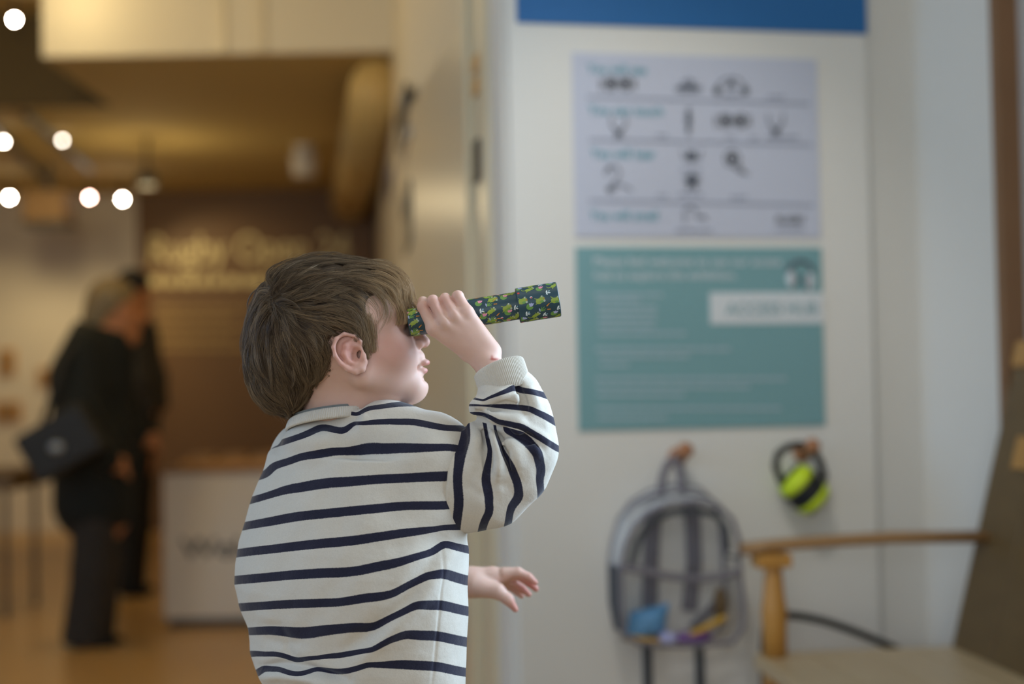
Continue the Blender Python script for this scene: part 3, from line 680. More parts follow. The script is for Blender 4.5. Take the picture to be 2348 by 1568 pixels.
def back_plank(t0, t1, m):
    ex = BT*(t1-t0)/2; up = BA*lean + UZ; up /= np.linalg.norm(up); nn = np.cross(BT, up)
    L = .66
    c = bpnt(.455, (t0+t1)/2, SEAT-.02) + up*L/2 + nn*0
    return MB().obox(c, ex, up*L/2, nn*.014).build('back_plank', m, bn, bevel=.004)
npk = 9
for k in range(npk): back_plank(BL*k/npk + .002, BL*(k+1)/npk - .002, M['wood_dark'])
up = BA*lean + UZ; up /= np.linalg.norm(up); nn = np.cross(BT, up)
MB().obox(bpnt(.455, BL/2, SEAT-.02) + up*.68, BT*BL/2, up*.03, nn*.022).build('top_rail', M['wood'], bn, bevel=.006)
MB().obox(bpnt(.455, .16, SEAT-.02) + up*.46 + nn*(-.016 if np.dot(nn, BA) > 0 else .016), BT*.05, up*.035, nn*.004).build('label_plate', M['wood'], bn)
def arm(t):
    z = .705
    pts = [bpnt(-.035, t, z-.004), bpnt(.02, t, z+.002), bpnt(.15, t, z+.008), bpnt(.30, t, z+.012), bpnt(.53, t, z+.008)]
    MB().tube(pts, [(.0135, .030)]*5, 10, flat=UZ).build('arm', M['wood_arm'], bn, smooth=True)
    MB().obox(bpnt(.03, t, z-.028), BA*.038, BT*.03, UZ*.015).build('arm_block', M['wood'], bn, bevel=.004)
    MB().lathe(bpnt(.034, t, SEAT), (0, 0, 1), [(.026, 0), (.026, .06), (.028, .09), (.026, .115), (.024, .12), (.018, .195), (.016, .225)], 20).build('arm_post', M['wood'], bn, smooth=True)
arm(.045)
for (a, t) in ((.035, .05), (.43, .05), (.035, BL-.05), (.43, BL-.05)):
    bbox(MB(), a-.025, a+.025, t-.025, t+.025, 0, SEAT-.032).build('leg', M['wood'], bn, bevel=.005)
bbox(MB(), .06, .40, .04, .065, .16, .21).build('stretcher', M['wood'], bn); bbox(MB(), .06, .40, BL-.065, BL-.04, .16, .21).build('stretcher', M['wood'], bn)
# black hoop standing between bench and wall
ho = .10
hp = [wpx(1752, 1560, ho), wpx(1752, 1470, ho), wpx(1760, 1428, ho), wpx(1785, 1412, ho), wpx(1830, 1412, ho), wpx(1890, 1424, ho), wpx(1950, 1444, ho), wpx(2010, 1468, ho), wpx(2062, 1492, ho), wpx(2110, 1522, ho), wpx(2150, 1565, ho)]
P0 = hp[0].copy(); P0[2] = 0.012; P1 = hp[-1].copy() + WA*.05; P1[2] = 0.012
def smooth_path(pts, n=6):
    pts = [np.asarray(p, float) for p in pts]; out = []
    for i in range(len(pts) - 1):
        a = pts[max(i-1, 0)]; b = pts[i]; c = pts[i+1]; d = pts[min(i+2, len(pts)-1)]
        for k in range(n):
            t = k / n
            out.append(.5*((2*b) + (-a+c)*t + (2*a-5*b+4*c-d)*t*t + (-a+3*b-3*c+d)*t**3))
    out.append(pts[-1]); return out
tag(MB().tube(smooth_path([P0] + hp + [P1]), .0088, 12).build('tubular_hoop', M['black_metal'], smooth=True), 'black bent tube hoop standing behind the bench', 'hoop')

# ================================================================== IMPLICIT SHAPES (for people and cloth)
class Shape:
    """Smooth blend of ellipsoids and tapering limbs, turned into one continuous mesh."""
    def __init__(s): s.p = []
    def ell(s, c, r, k=12, op='u', R=None):
        c = np.asarray(c, float); r = np.asarray(r, float)
        def f(P):
            q = P - c
            if R is not None: q = q @ R
            k0 = np.sqrt(((q / r) ** 2).sum(1)); k1 = np.sqrt(((q / (r * r)) ** 2).sum(1)) + 1e-9
            return np.where(k0 < 1e-6, -r.min(), k0 * (k0 - 1) / k1)
        s.p.append((op, f, c, r.max(), k)); return s
    def cone(s, a, b, ra, rb, k=12, op='u'):
        a = np.asarray(a, float); b = np.asarray(b, float); ba = b - a; L2 = max(ba @ ba, 1e-9)
        def f(P):
            q = P - a; t = np.clip(q @ ba / L2, 0, 1)
            return np.linalg.norm(q - t[:, None] * ba, axis=1) - (ra + t * (rb - ra))
        s.p.append((op, f, (a + b) / 2, math.sqrt(L2) / 2 + max(ra, rb), k)); return s
    def chain(s, pts, rs, k=12, op='u'):
        for i in range(len(pts) - 1): s.cone(pts[i], pts[i+1], rs[i], rs[i+1], k, op)
        return s
    def func(s, f, c, rad, k=12, op='u'): s.p.append((op, f, np.asarray(c, float), rad, k)); return s
    def ev(s, P, c=None, rad=0):
        d = np.full(len(P), 400.0)
        for (op, f, pc, pr, k) in s.p:
            if c is not None and op != 'i' and np.linalg.norm(pc - c) > rad + pr + 45 + k: continue
            v = f(P)
            if op == 'u':
                if k <= 0: d = np.minimum(d, v)
                else:
                    h = np.maximum(k - np.abs(d - v), 0) / k; d = np.minimum(d, v) - h * h * k / 4
            elif op == 's':
                v = -v; h = np.maximum(k - np.abs(d - v), 0) / k; d = np.maximum(d, v) + h * h * k / 4
            elif op == 'i':
                h = np.maximum(k - np.abs(d - v), 0) / k; d = np.maximum(d, v) + h * h * k / 4
            elif op == 'd': d = d + v
        return d
def polygonize(sh, lo, hi, h, nb=20):
    """surface nets over the blocks near the surface"""
    lo = np.asarray(lo, float); hi = np.asarray(hi, float)
    n = np.ceil((hi - lo) / h).astype(int); nblk = np.ceil(n / nb).astype(int); tot = nblk * nb + 2
    ids = []; vs_ = []; qs = []
    g = np.arange(nb + 1)
    G = np.stack(np.meshgrid(g, g, g, indexing='ij'), -1).reshape(-1, 3)
    rad = nb * h * math.sqrt(3) / 2
    S = (tot[1] * tot[2], tot[2], 1)
    for bi in range(nblk[0]):
        for bj in range(nblk[1]):
            for bk_ in range(nblk[2]):
                i0 = np.array([bi, bj, bk_]) * nb; c = lo + (i0 + nb / 2) * h
                if abs(sh.ev(c[None], c, rad)[0]) > rad * 1.5 + 14: continue
                D = sh.ev(lo + (i0 + G) * h, c, rad)
                if D.min() > 0 or D.max() < 0: continue
                D = D.reshape(nb + 1, nb + 1, nb + 1)
                acc = np.zeros((nb, nb, nb, 3)); cnt = np.zeros((nb, nb, nb))
                for ax in range(3):
                    sl0 = [slice(None)] * 3; sl1 = [slice(None)] * 3; sl0[ax] = slice(0, nb); sl1[ax] = slice(1, nb + 1)
                    d0, d1 = D[tuple(sl0)], D[tuple(sl1)]
                    cr = (d0 < 0) != (d1 < 0)
                    t = np.where(cr, d0 / np.where(cr, d0 - d1, 1), 0)
                    o1, o2 = [a for a in range(3) if a != ax]
                    for u in (0, 1):
                        for v in (0, 1):
                            s2 = [slice(None)] * 3; s2[o1] = slice(u, u + nb); s2[o2] = slice(v, v + nb)
                            cc = cr[tuple(s2)]; tt = t[tuple(s2)]
                            cnt += cc; acc[..., ax] += np.where(cc, tt, 0); acc[..., o1] += cc * u; acc[..., o2] += cc * v
                    # faces around each crossing edge that starts inside this block
                    s3 = [slice(0, nb)] * 3
                    ce = cr[tuple(s3)]; neg = d0[tuple(s3)] < 0
                    idx = np.argwhere(ce)
                    if len(idx):
                        b = (i0 + idx) @ np.array(S); sg = neg[tuple(idx.T)]
                        q = np.stack([b - S[o1] - S[o2], b - S[o2], b, b - S[o1]], 1)
                        flip = sg if ax != 1 else ~sg
                        q[~flip] = q[~flip][:, ::-1]
                        ok = ((i0 + idx)[:, [o1, o2]] > 0).all(1); qs.append(q[ok])
                m = cnt > 0
                ii = np.argwhere(m)
                ids.append((i0 + ii) @ np.array(S)); vs_.append(lo + (i0 + ii + acc[m] / cnt[m][:, None]) * h)
    ids = np.concatenate(ids); V = np.concatenate(vs_); Q = np.concatenate(qs)
    o = np.argsort(ids); ids = ids[o]; V = V[o]
    j = np.searchsorted(ids, Q); j[j >= len(ids)] = 0
    good = (ids[j] == Q).all(1)
    return V, j[good]
def relax(V, Q, it=2, lam=.5):
    E = np.concatenate([Q[:, [0, 1]], Q[:, [1, 2]], Q[:, [2, 3]], Q[:, [3, 0]]]); E = np.concatenate([E, E[:, ::-1]])
    for _ in range(it):
        acc = np.stack([np.bincount(E[:, 0], V[E[:, 1], a], len(V)) for a in range(3)], 1); c = np.bincount(E[:, 0], minlength=len(V)) + 1e-9
        V = V * (1 - lam) + lam * acc / c[:, None]
    return V
def vnormals(V, Q):
    N = np.cross(V[Q[:, 2]] - V[Q[:, 0]], V[Q[:, 3]] - V[Q[:, 1]]); out = np.zeros_like(V)
    for i in range(4):
        for a in range(3): out[:, a] += np.bincount(Q[:, i], N[:, a], len(V))
    out /= np.linalg.norm(out, axis=1, keepdims=True) + 1e-9
    vol = (V[Q[:, 0]] * np.cross(V[Q[:, 1]], V[Q[:, 2]])).sum() + (V[Q[:, 0]] * np.cross(V[Q[:, 2]], V[Q[:, 3]])).sum()
    return out if vol > 0 else -out
def displace(V, Q, fs, sm=1):
    N = relax(vnormals(V, Q), Q, 3, .5)
    V = V - N * sum(f(V) for f in fs)[:, None]
    return relax(V, Q, sm, .4)
def rbf(pts, vals, smooth=.0):
    pts = np.asarray(pts, float); vals = np.asarray(vals, float); n = len(pts); sc = 200.0; p = pts / sc
    def ker(d2): return .5 * d2 * np.log(d2 + 1e-12)
    A = ker(((p[:, None] - p[None]) ** 2).sum(2)) + smooth * np.eye(n); Pm = np.concatenate([np.ones((n, 1)), p], 1)
    Mx = np.block([[A, Pm], [Pm.T, np.zeros((3, 3))]]); sol = np.linalg.solve(Mx, np.concatenate([vals, np.zeros(3)]))
    def f(x):
        x = np.asarray(x, float) / sc; out = np.zeros(len(x))
        for i in range(0, len(x), 20000):
            c = x[i:i+20000]; out[i:i+20000] = ker(((c[:, None] - p[None]) ** 2).sum(2)) @ sol[:n] + sol[n] + c @ sol[n+1:]
        return out
    return f
def polyd(pts):
    """signed distance to a closed polygon in the x, y plane (negative inside)"""
    A = np.asarray(pts, float); B = np.roll(A, -1, 0)
    def f(P):
        x = P[:, :2]; d = np.full(len(x), 1e9); ins = np.zeros(len(x), bool)
        for a, b in zip(A, B):
            e = b - a; w_ = x - a; t = np.clip(w_ @ e / (e @ e), 0, 1); d = np.minimum(d, ((w_ - t[:, None] * e) ** 2).sum(1))
            c = ((a[1] > x[:, 1]) != (b[1] > x[:, 1])) & (x[:, 0] < (b[0]-a[0]) * (x[:, 1]-a[1]) / (b[1]-a[1] + 1e-12) + a[0]); ins ^= c
        return np.where(ins, -1, 1) * np.sqrt(d)
    return f

# ================================================================== THE CHILD
# Local units: half a millimetre; x to the right, y down, z away, measured from a frame that stands 1.63 m from the camera.
CD = 1.63; CS = CD / F_PX
CO = px(850, 900, CD)
def cw(P):
    P = np.asarray(P, float); q = P - np.array([850, 900, 0.0])
    return CO + CS * (q[:, :1] * RGT - q[:, 1:2] * UPV + q[:, 2:3] * FWD)
def lp(x, y, z):
    """local point at depth z that stands where the photo shows it"""
    k = (CD + z * CS) / CD
    return np.array([850 + (CX - 850) * 1 + (x - CX) * k, CY + (y - CY) * k, z])
def cpix(P):
    """photo position of local points"""
    k = (CD + P[:, 2] * CS) / CD
    return np.stack([CX + (P[:, 0] - CX) / k, CY + (P[:, 1] - CY) / k], 1)

TUBE_A = np.array([941.0, 741, -50]); TUBE_B = np.array([1280.0, 687, -38])
TD = (TUBE_B - TUBE_A); TL = np.linalg.norm(TD); TD /= TL
def tax(x): return TUBE_A + TD * ((x - TUBE_A[0]) / TD[0])

body = Shape()
# skull and face
body.ell((757, 745, 0), (168, 138, 132), 20)
body.ell((855, 722, 0), (86, 84, 112), 40)              # forehead
body.ell((862, 812, 0), (88, 92, 104), 40)              # cheeks and jaw mass
body.ell((905, 838, 0), (62, 58, 62), 30)               # muzzle
for sgn in (-1, 1):
    body.ell((893, 812, 52*sgn), (52, 48, 46), 30)      # cheek
    body.cone((938, 888, 14*sgn), (842, 858, 88*sgn), 27, 30, 30)   # jaw line
body.ell((947, 889, 0), (33, 30, 36), 22)               # chin
body.cone((935, 712, 0), (949, 745, 0), 12, 9, 26)      # brow and bridge
body.cone((950, 745, 0), (971, 783, 0), 9, 13, 12)      # nose
body.ell((973, 784, 0), (12, 11, 13), 6)
for sgn in (-1, 1):
    body.ell((960, 790, 14*sgn), (13, 10, 9), 7)        # nostril wing
    body.ell((969, 799, 7*sgn), (6, 5, 4), 4, 's')      # nostril
    body.ell((950, 734, 52*sgn), (26, 22, 30), 22, 's') # eye socket
    body.ell((914, 736, 50*sgn), (23, 23, 24), 8)       # eyelid over the eyeball
    body.cone((925, 712, 28*sgn), (912, 706, 76*sgn), 9, 8, 14)  # brow ridge
body.ell((962, 818, 0), (12, 12, 20), 12)               # philtrum mound
body.ell((973, 831, 0), (13, 8, 19), 5)                 # upper lip
body.ell((968, 849.5, 0), (13, 8.5, 17), 5)               # lower lip
body.ell((984, 840.5, 0), (15, 2.2, 16), 3, 's')          # mouth line
body.ell((975, 869, 0), (14, 7, 22), 10, 's')           # dent above the chin
for sgn in (-1, 1): body.ell((960, 843, 24*sgn), (7, 6, 6), 8, 's')
# neck
body.cone((922, 886, 0), (850, 930, 0), 32, 52, 34)
body.cone((772, 840, 0), (770, 990, 20), 80, 80, 40)
body.cone((860, 880, 0), (800, 960, 10), 60, 70, 40)
# ears
for sgn in (-1, 1):
    kx = 1 + (-134)*CS/CD; ex_ = lambda x: CX + (x - CX)*kx; ey_ = lambda y: CY + (y - CY)*kx
    z0 = 122 * sgn; zz = lambda v: z0 + sgn * v
    rim = [(826, 800, 4), (827, 783, 9), (812, 769, 14), (790, 766, 18), (773, 777, 21), (766, 796, 22), (770, 815, 21), (782, 833, 17), (798, 846, 14), (815, 851, 12), (829, 845, 10), (836, 830, 7)]
    R_ = np.array([[.90, .44, 0], [-.44, .90, 0], [0, 0, 1.0]])
    body.ell((ex_(801), ey_(809), zz(6)), (31, 42, 8), 7, 'u', R_)
    body.chain([(ex_(x), ey_(y), zz(v)) for x, y, v in rim], [3.2, 3.6, 4.2, 4.8, 5, 4.6, 4.6, 5, 6, 8, 8.5, 7], 4)
    body.ell((ex_(798), ey_(800), zz(24)), (22, 30, 12), 6, 's', R_)
    body.chain([(ex_(x), ey_(y), zz(v)) for x, y, v in ((808, 781, 10), (793, 793, 13), (789, 811, 13), (798, 828, 12), (812, 834, 10))], [4.5, 6.2, 6.4, 6, 5], 5)
    body.ell((ex_(815), ey_(812), zz(14)), (13, 16, 12), 5, 's')
    body.ell((ex_(824), ey_(813), zz(4)), (5, 9, 14), 3, 's')
    body.ell((ex_(833), ey_(818), zz(9)), (7, 10, 7), 5)
    body.ell((ex_(822), ey_(842), zz(8)), (13, 11, 8), 6)
# right forearm and hand (holds the kaleidoscope)
EL = (1192, 1010, -120); WR = (1116, 824, -108)
body.cone((1020, 1080, -80), EL, 46, 38, 20)
body.cone(EL, (1152, 892, -120), 38, 37, 20)
body.cone((1152, 892, -120), WR, 36, 31, 16)
mcp = [(1001, 753, -116), (1026, 739, -123), (1050, 727, -122), (1073, 719, -116)]
pip = [(976, 706, -100), (999, 693, -110), (1026, 690, -107), (1054, 683, -106)]
for i in range(4):
    w_ = (WR[0] + (-14, -4, 6, 14)[i], WR[1] + (4, -2, -6, -10)[i] - 10, WR[2] + 6)
    body.cone(w_, mcp[i], (25, 24, 22, 20)[i], (17, 17.5, 17, 16)[i], 12)
for i in range(4):
    top = tax(pip[i][0] - 3); top = (pip[i][0] - 3, top[1] - 43, -50)
    tip = tax(pip[i][0] - 6); tip = (pip[i][0] - 6, tip[1] - 28, -8)
    tip2 = (pip[i][0] - 5, tax(pip[i][0])[1] + 6, 2)
    body.chain([mcp[i], pip[i]], [15.0, 12.6], 2); body.ell(pip[i], (13.6, 13.6, 13.6), 2); body.ell((mcp[i][0], mcp[i][1], mcp[i][2]-3), (16, 16, 16), 9)
    body.chain([pip[i], top, tip, tip2], [12.6, 11.6, 11, 10], 3.5)
for (g0_, g1_) in (((983, 722), (1007, 751)), ((1010, 698), (1034, 736)), ((1037, 688), (1057, 720))):
    body.chain([lp(*g0_, -126), lp((g0_[0]+g1_[0])/2, (g0_[1]+g1_[1])/2, -136), lp(*g1_, -141)], [4, 4, 2], 7, 's')     # grooves between the fingers
body.chain([(1078, 806, -96), (1052, 786, -66), (1032, 770, -34), (1030, 752, -2)], [22, 19, 15, 12], 10)   # thumb
# left arm and hand, reaching forward
def lpr(x, y, z, r): k = (CD + z * CS) / CD; return lp(x, y, z), r * k
def lch(sh, pts, k=10):
    a = [lpr(*p) for p in pts]; sh.chain([p for p, r in a], [r for p, r in a], k)
LZ = 410
body.chain([(720, 1090, 100), (800, 1260, 270), (960, 1340, 380)], [48, 44, 42], 20)
lch(body, [(900, 1318, 370, 42), (1000, 1334, 395, 38), (1085, 1337, LZ, 33)], 16)
lch(body, [(1080, 1330, LZ, 32), (1128, 1321, LZ+6, 21), (1160, 1317, LZ+8, 15)], 10)
lch(body, [(1085, 1334, LZ, 30), (1130, 1330, LZ+22, 18), (1158, 1324, LZ+24, 14)], 10)
lch(body, [(1155, 1314, LZ, 14), (1188, 1311, LZ, 11), (1212, 1322, LZ, 9), (1227, 1335, LZ+2, 7)], 4)        # index
lch(body, [(1156, 1319, LZ+18, 14), (1190, 1320, LZ+20, 11), (1214, 1336, LZ+22, 9), (1229, 1350, LZ+22, 7)], 4)
lch(body, [(1152, 1328, LZ+36, 13), (1178, 1336, LZ+40, 10.5), (1198, 1351, LZ+42, 9), (1212, 1362, LZ+42, 7)], 4)
lch(body, [(1146, 1334, LZ+50, 12), (1168, 1344, LZ+56, 9.5), (1184, 1356, LZ+58, 8), (1196, 1366, LZ+58, 6.5)], 4)
lch(body, [(1088, 1342, LZ-16, 28), (1140, 1355, LZ-28, 17.5), (1164, 1373, LZ-32, 12.5), (1182, 1397, LZ-34, 7)], 9)    # thumb
# trunk under the shirt
body.ell((810, 1160, 20), (150, 170, 90), 40)
body.ell((820, 1400, 20), (150, 180, 90), 60)
body.cone((715, 1065, 85), (985, 1065, -65), 46, 48, 40)

V, Q = polygonize(body, (545, 590, -215), (1300, 1600, 540), 2.2)
V = relax(V, Q, 2, .4)

def nz(V, f, s=0.0): return np.sin(V[:, 0]*f + s) * np.sin(V[:, 1]*f*1.13 + 2*s) * np.sin(V[:, 2]*f*.91 + 3*s)
def blob(V, c, r): return np.exp(-(((V - np.asarray(c, float)) / np.asarray(r, float)) ** 2).sum(1))
red = np.zeros(len(V)); lip = np.zeros(len(V))
for sgn in (-1, 1):
    red += .42 * blob(V, (898, 800, 78*sgn), (58, 44, 60)); red += .5 * blob(V, (812, 805, 140*sgn), (42, 50, 26))
red += .25 * blob(V, (978, 785, 0), (16, 16, 18)) + .3*blob(V, (1010, 700, -110), (60, 26, 30))
red += .9 * blob(V, lp(1215, 1345, LZ+20), (42, 38, 60)) + .7*blob(V, lp(1180, 1392, LZ-30), (24, 24, 30))
lip = np.maximum(blob(V, (984, 832, 0), (11, 6.0, 17)), blob(V, (979, 850, 0), (10, 6.2, 15)))
scratch = np.clip(1.6*blob(V, (1137, 822, -150), (10, 2.6, 26)) + blob(V, (1130, 817, -150), (3, 5, 26)), 0, 1)
def skin_mat():
    m = bpy.data.materials.new('skin'); m.use_nodes = True; nt = m.node_tree; b = nt.nodes['Principled BSDF']
    def A(n): a = nt.nodes.new('ShaderNodeAttribute'); a.attribute_name = n; return a.outputs['Fac']
    def mix(f, a, c):
        x = nt.nodes.new('ShaderNodeMix'); x.data_type = 'RGBA'; nt.links.new(f, x.inputs['Factor'])
        if isinstance(a, tuple): x.inputs['A'].default_value = (*a, 1)
        else: nt.links.new(a, x.inputs['A'])
        x.inputs['B'].default_value = (*c, 1); return x.outputs['Result']
    tc = nt.nodes.new('ShaderNodeTexCoord'); n = nt.nodes.new('ShaderNodeTexNoise'); n.inputs['Scale'].default_value = 55; n.inputs['Detail'].default_value = 3
    nt.links.new(tc.outputs['Object'], n.inputs['Vector'])
    x = mix(n.outputs['Fac'], srgb(224, 188, 172), srgb(212, 172, 158))
    x = mix(A('red'), x, srgb(200, 120, 108)); x = mix(A('lip'), x, srgb(196, 110, 108)); x = mix(A('scratch'), x, srgb(172, 84, 72))
    nt.links.new(x, b.inputs['Base Color'])
    b.inputs['Roughness'].default_value = .5; b.inputs['Specular IOR Level'].default_value = .35
    b.inputs['Subsurface Weight'].default_value = .25; b.inputs['Subsurface Radius'].default_value = (.9, .35, .2); b.inputs['Subsurface Scale'].default_value = .006
    n2 = nt.nodes.new('ShaderNodeTexNoise'); n2.inputs['Scale'].default_value = 900; nt.links.new(tc.outputs['Object'], n2.inputs['Vector'])
    bp = nt.nodes.new('ShaderNodeBump'); bp.inputs['Strength'].default_value = .06; bp.inputs['Distance'].default_value = .0006
    nt.links.new(n2.outputs[0], bp.inputs['Height']); nt.links.new(bp.outputs[0], b.inputs['Normal']); return m
M['skin'] = skin_mat()
floor_pt = px(830, 900, CD + .02); child = empty('person', (floor_pt[0], floor_pt[1], 0))
tag(child, 'child in a striped sweatshirt looking through a frog-patterned kaleidoscope', 'person')
ob = mk('body', cw(V), Q, M['skin'], child, True)
attr(ob, 'red', np.clip(red, 0, 1)); attr(ob, 'lip', np.clip(lip*.95, 0, 1)); attr(ob, 'scratch', scratch)

# ------------------------------------------------------------------ sweatshirt
def fold(lines):
    """soft ridges (negative) and valleys (positive) of the cloth along lines drawn on the near side"""
    data = []
    for (pts, amp, wd) in lines:
        data.append((np.asarray(pts, float), amp, wd))
    def f(P):
        out = np.zeros(len(P)); k = (CD + P[:, 2] * CS) / CD
        X = np.stack([CX + (P[:, 0]-CX)/k, CY + (P[:, 1]-CY)/k], 1)
        for pts, amp, wd in data:
            d2 = np.full(len(P), 1e9); tt = np.zeros(len(P)); n = len(pts) - 1
            for i in range(n):
                a, e = pts[i], pts[i+1]-pts[i]; w_ = X - a; t = np.clip(w_ @ e / (e @ e), 0, 1)
                dd_ = ((w_ - t[:, None]*e)**2).sum(1); m = dd_ < d2; d2[m] = dd_[m]; tt[m] = (i + t[m]) / n
            out += 1.5 * amp * np.exp(-d2 / (wd*wd)) * np.sqrt(np.clip(np.minimum(tt, 1-tt)*5, .08, 1))
        return out * np.clip((40 - P[:, 2]) / 60, 0, 1)
    return f
def wob(f1, amp, s): return lambda P: amp * (np.sin(P[:, 0]*f1+s)*np.sin(P[:, 1]*f1*.8+1.7*s) + .6*np.sin(P[:, 0]*f1*1.9+P[:, 1]*f1*1.3+s*2.1))
TA = math.radians(28); ca, sa = math.cos(TA), math.sin(TA); RB = .60
ys = np.array([940, 980, 1000, 1050, 1100, 1150, 1200, 1250, 1300, 1350, 1400, 1450, 1480, 1510, 1540, 1580, 1640.])
lf = np.array([690, 657, 650, 625, 600, 582, 567, 551, 543, 541, 553, 572, 578, 579, 588, 606, 612.])
rt = np.array([1000, 1018, 1024, 1034, 1040, 1046, 1058, 1069, 1070, 1069, 1068, 1067, 1066, 1065, 1064, 1062, 1060.])
kk = math.sqrt(ca*ca + (RB*sa)**2)
zl = 62; zr = -50
lfx = CX + (lf - CX) * (1 + zl*CS/CD); rtx = CX + (rt - CX) * (1 + zr*CS/CD)
ysx = CY + (ys - CY) * 1.0
cxs = (lfx + rtx) / 2; Aw = (rtx - lfx) / 2 / kk
def torso(P):
    y = P[:, 1]; cx_ = np.interp(y, ysx, cxs); A = np.interp(y, ysx, Aw); B = A * RB
    u = (P[:, 0]-cx_)*ca - (P[:, 2]-8)*sa; v = (P[:, 0]-cx_)*sa + (P[:, 2]-8)*ca
    e = (np.abs(u/A)**2.25 + np.abs(v/B)**2.25) ** (1/2.25)
    d = (e - 1) * B * (.75 + .25 * np.abs(u/A).clip(0, 1))
    top = 1045 - y; bot = y - 1630
    d = np.where(top > 0, np.sqrt(np.maximum(d, 0)**2 + top**2) - 0 + np.minimum(d, 0)*0, d)
    return np.maximum(d, bot)
sw = Shape()
sw.func(torso, (810, 1330, 8), 480, 0)
sw.chain([(765, 1010, 25), (690, 1050, 78)], [72, 70], 50)
sw.chain([(800, 1000, -5), (848, 984, -40), (905, 993, -56), (1000, 1030, -82)], [68, 61, 67, 74], 40)
sw.chain([(1000, 1030, -84), (1002, 1140, -82)], [74, 70], 60)
sw.ell((772, 1012, 10), (124, 66, 116), 30)
def neckcut(P): return np.maximum(np.sqrt((P[:, 0]-770)**2 + (P[:, 2]-14)**2) - 118, P[:, 1] - (960 - .14*(P[:, 0]-770) + .2*(P[:, 2]-14)))
sw.func(neckcut, (770, 940, 14), 160, 8, 's')       # neck opening
sw_f = [fold([
    ([(1028, 1222), (990, 1290), (930, 1372), (860, 1440), (770, 1505)], 7, 20),
    ([(1050, 1250), (1012, 1310), (955, 1395), (890, 1460), (800, 1530)], -6, 20),
    ([(1030, 1210), (960, 1245), (880, 1262)], 3.5, 22),
    ([(585, 1432), (640, 1438), (662, 1472), (690, 1480)], 3.5, 12), ([(600, 1462), (650, 1480), (672, 1510), (720, 1530)], 4, 12),
    ([(600, 1528), (650, 1524), (720, 1536), (800, 1560)], 9, 10), ([(590, 1552), (650, 1545), (720, 1556), (790, 1585)], -11, 16),
    ([(668, 990), (720, 985), (790, 965), (850, 945)], 3, 12), ([(800, 955), (822, 965), (800, 985)], 4, 10), ([(842, 948), (830, 962), (815, 975)], -5, 10),
    ([(700, 1100), (720, 1250), (700, 1380)], -3, 40), ([(860, 1080), (900, 1200), (870, 1330)], 3, 45),
    ([(1018, 1250), (1012, 1330), (1004, 1450), (988, 1575)], 1.6, 3.2),
]), wob(.045, 1.1, .6)]
V, Q = polygonize(sw, (480, 900, -230), (1110, 1650, 260), 2.8)
V = displace(relax(V, Q, 3, .5), Q, sw_f)
stripes = {
 -1: [(790, 945), (818, 950), (844, 937), (895, 929)],
 0: [(648, 1014), (690, 1000), (737, 980), (788, 987), (814, 970), (891, 966), (946, 967), (1023, 981)],
 1: [(612, 1085), (626, 1070), (690, 1047), (776, 1034), (882, 1029), (1027, 1025)],
 2: [(586, 1144), (648, 1125), (733, 1110), (861, 1099), (1018, 1092)],
 3: [(566, 1205), (690, 1183), (818, 1170), (925, 1160), (1027, 1158)],
 4: [(546, 1268), (690, 1251), (818, 1238), (925, 1222), (967, 1217), (1033, 1209)],
 5: [(541, 1330), (669, 1318), (818, 1309), (925, 1286), (989, 1266), (1018, 1247), (1067, 1258)],
 6: [(557, 1392), (648, 1386), (776, 1381), (903, 1360), (946, 1337), (980, 1320), (1014, 1315), (1067, 1330)],
 7: [(577, 1447), (618, 1445), (690, 1450), (776, 1441), (861, 1435), (903, 1413), (954, 1388), (1014, 1388), (1067, 1400)],
 8: [(577, 1499), (639, 1501), (682, 1513), (776, 1503), (852, 1490), (895, 1467), (925, 1456), (1001, 1458), (1065, 1471)],
 9: [(588, 1544), (605, 1532), (640, 1534), (814, 1533), (844, 1524), (925, 1524), (1001, 1528), (1065, 1541)],
 10: [(600, 1610), (750, 1608), (925, 1590), (1065, 1604)]}
def dens(d):
    P = []; v = []
    for k, pts in d.items():
        for i in range(len(pts)):
            P.append(pts[i]); v.append(k)
            if i < len(pts)-1: P.append(((pts[i][0]+pts[i+1][0])/2, (pts[i][1]+pts[i+1][1])/2)); v.append(k)
    return rbf(P, v, 1e-4)
fb = dens(stripes)
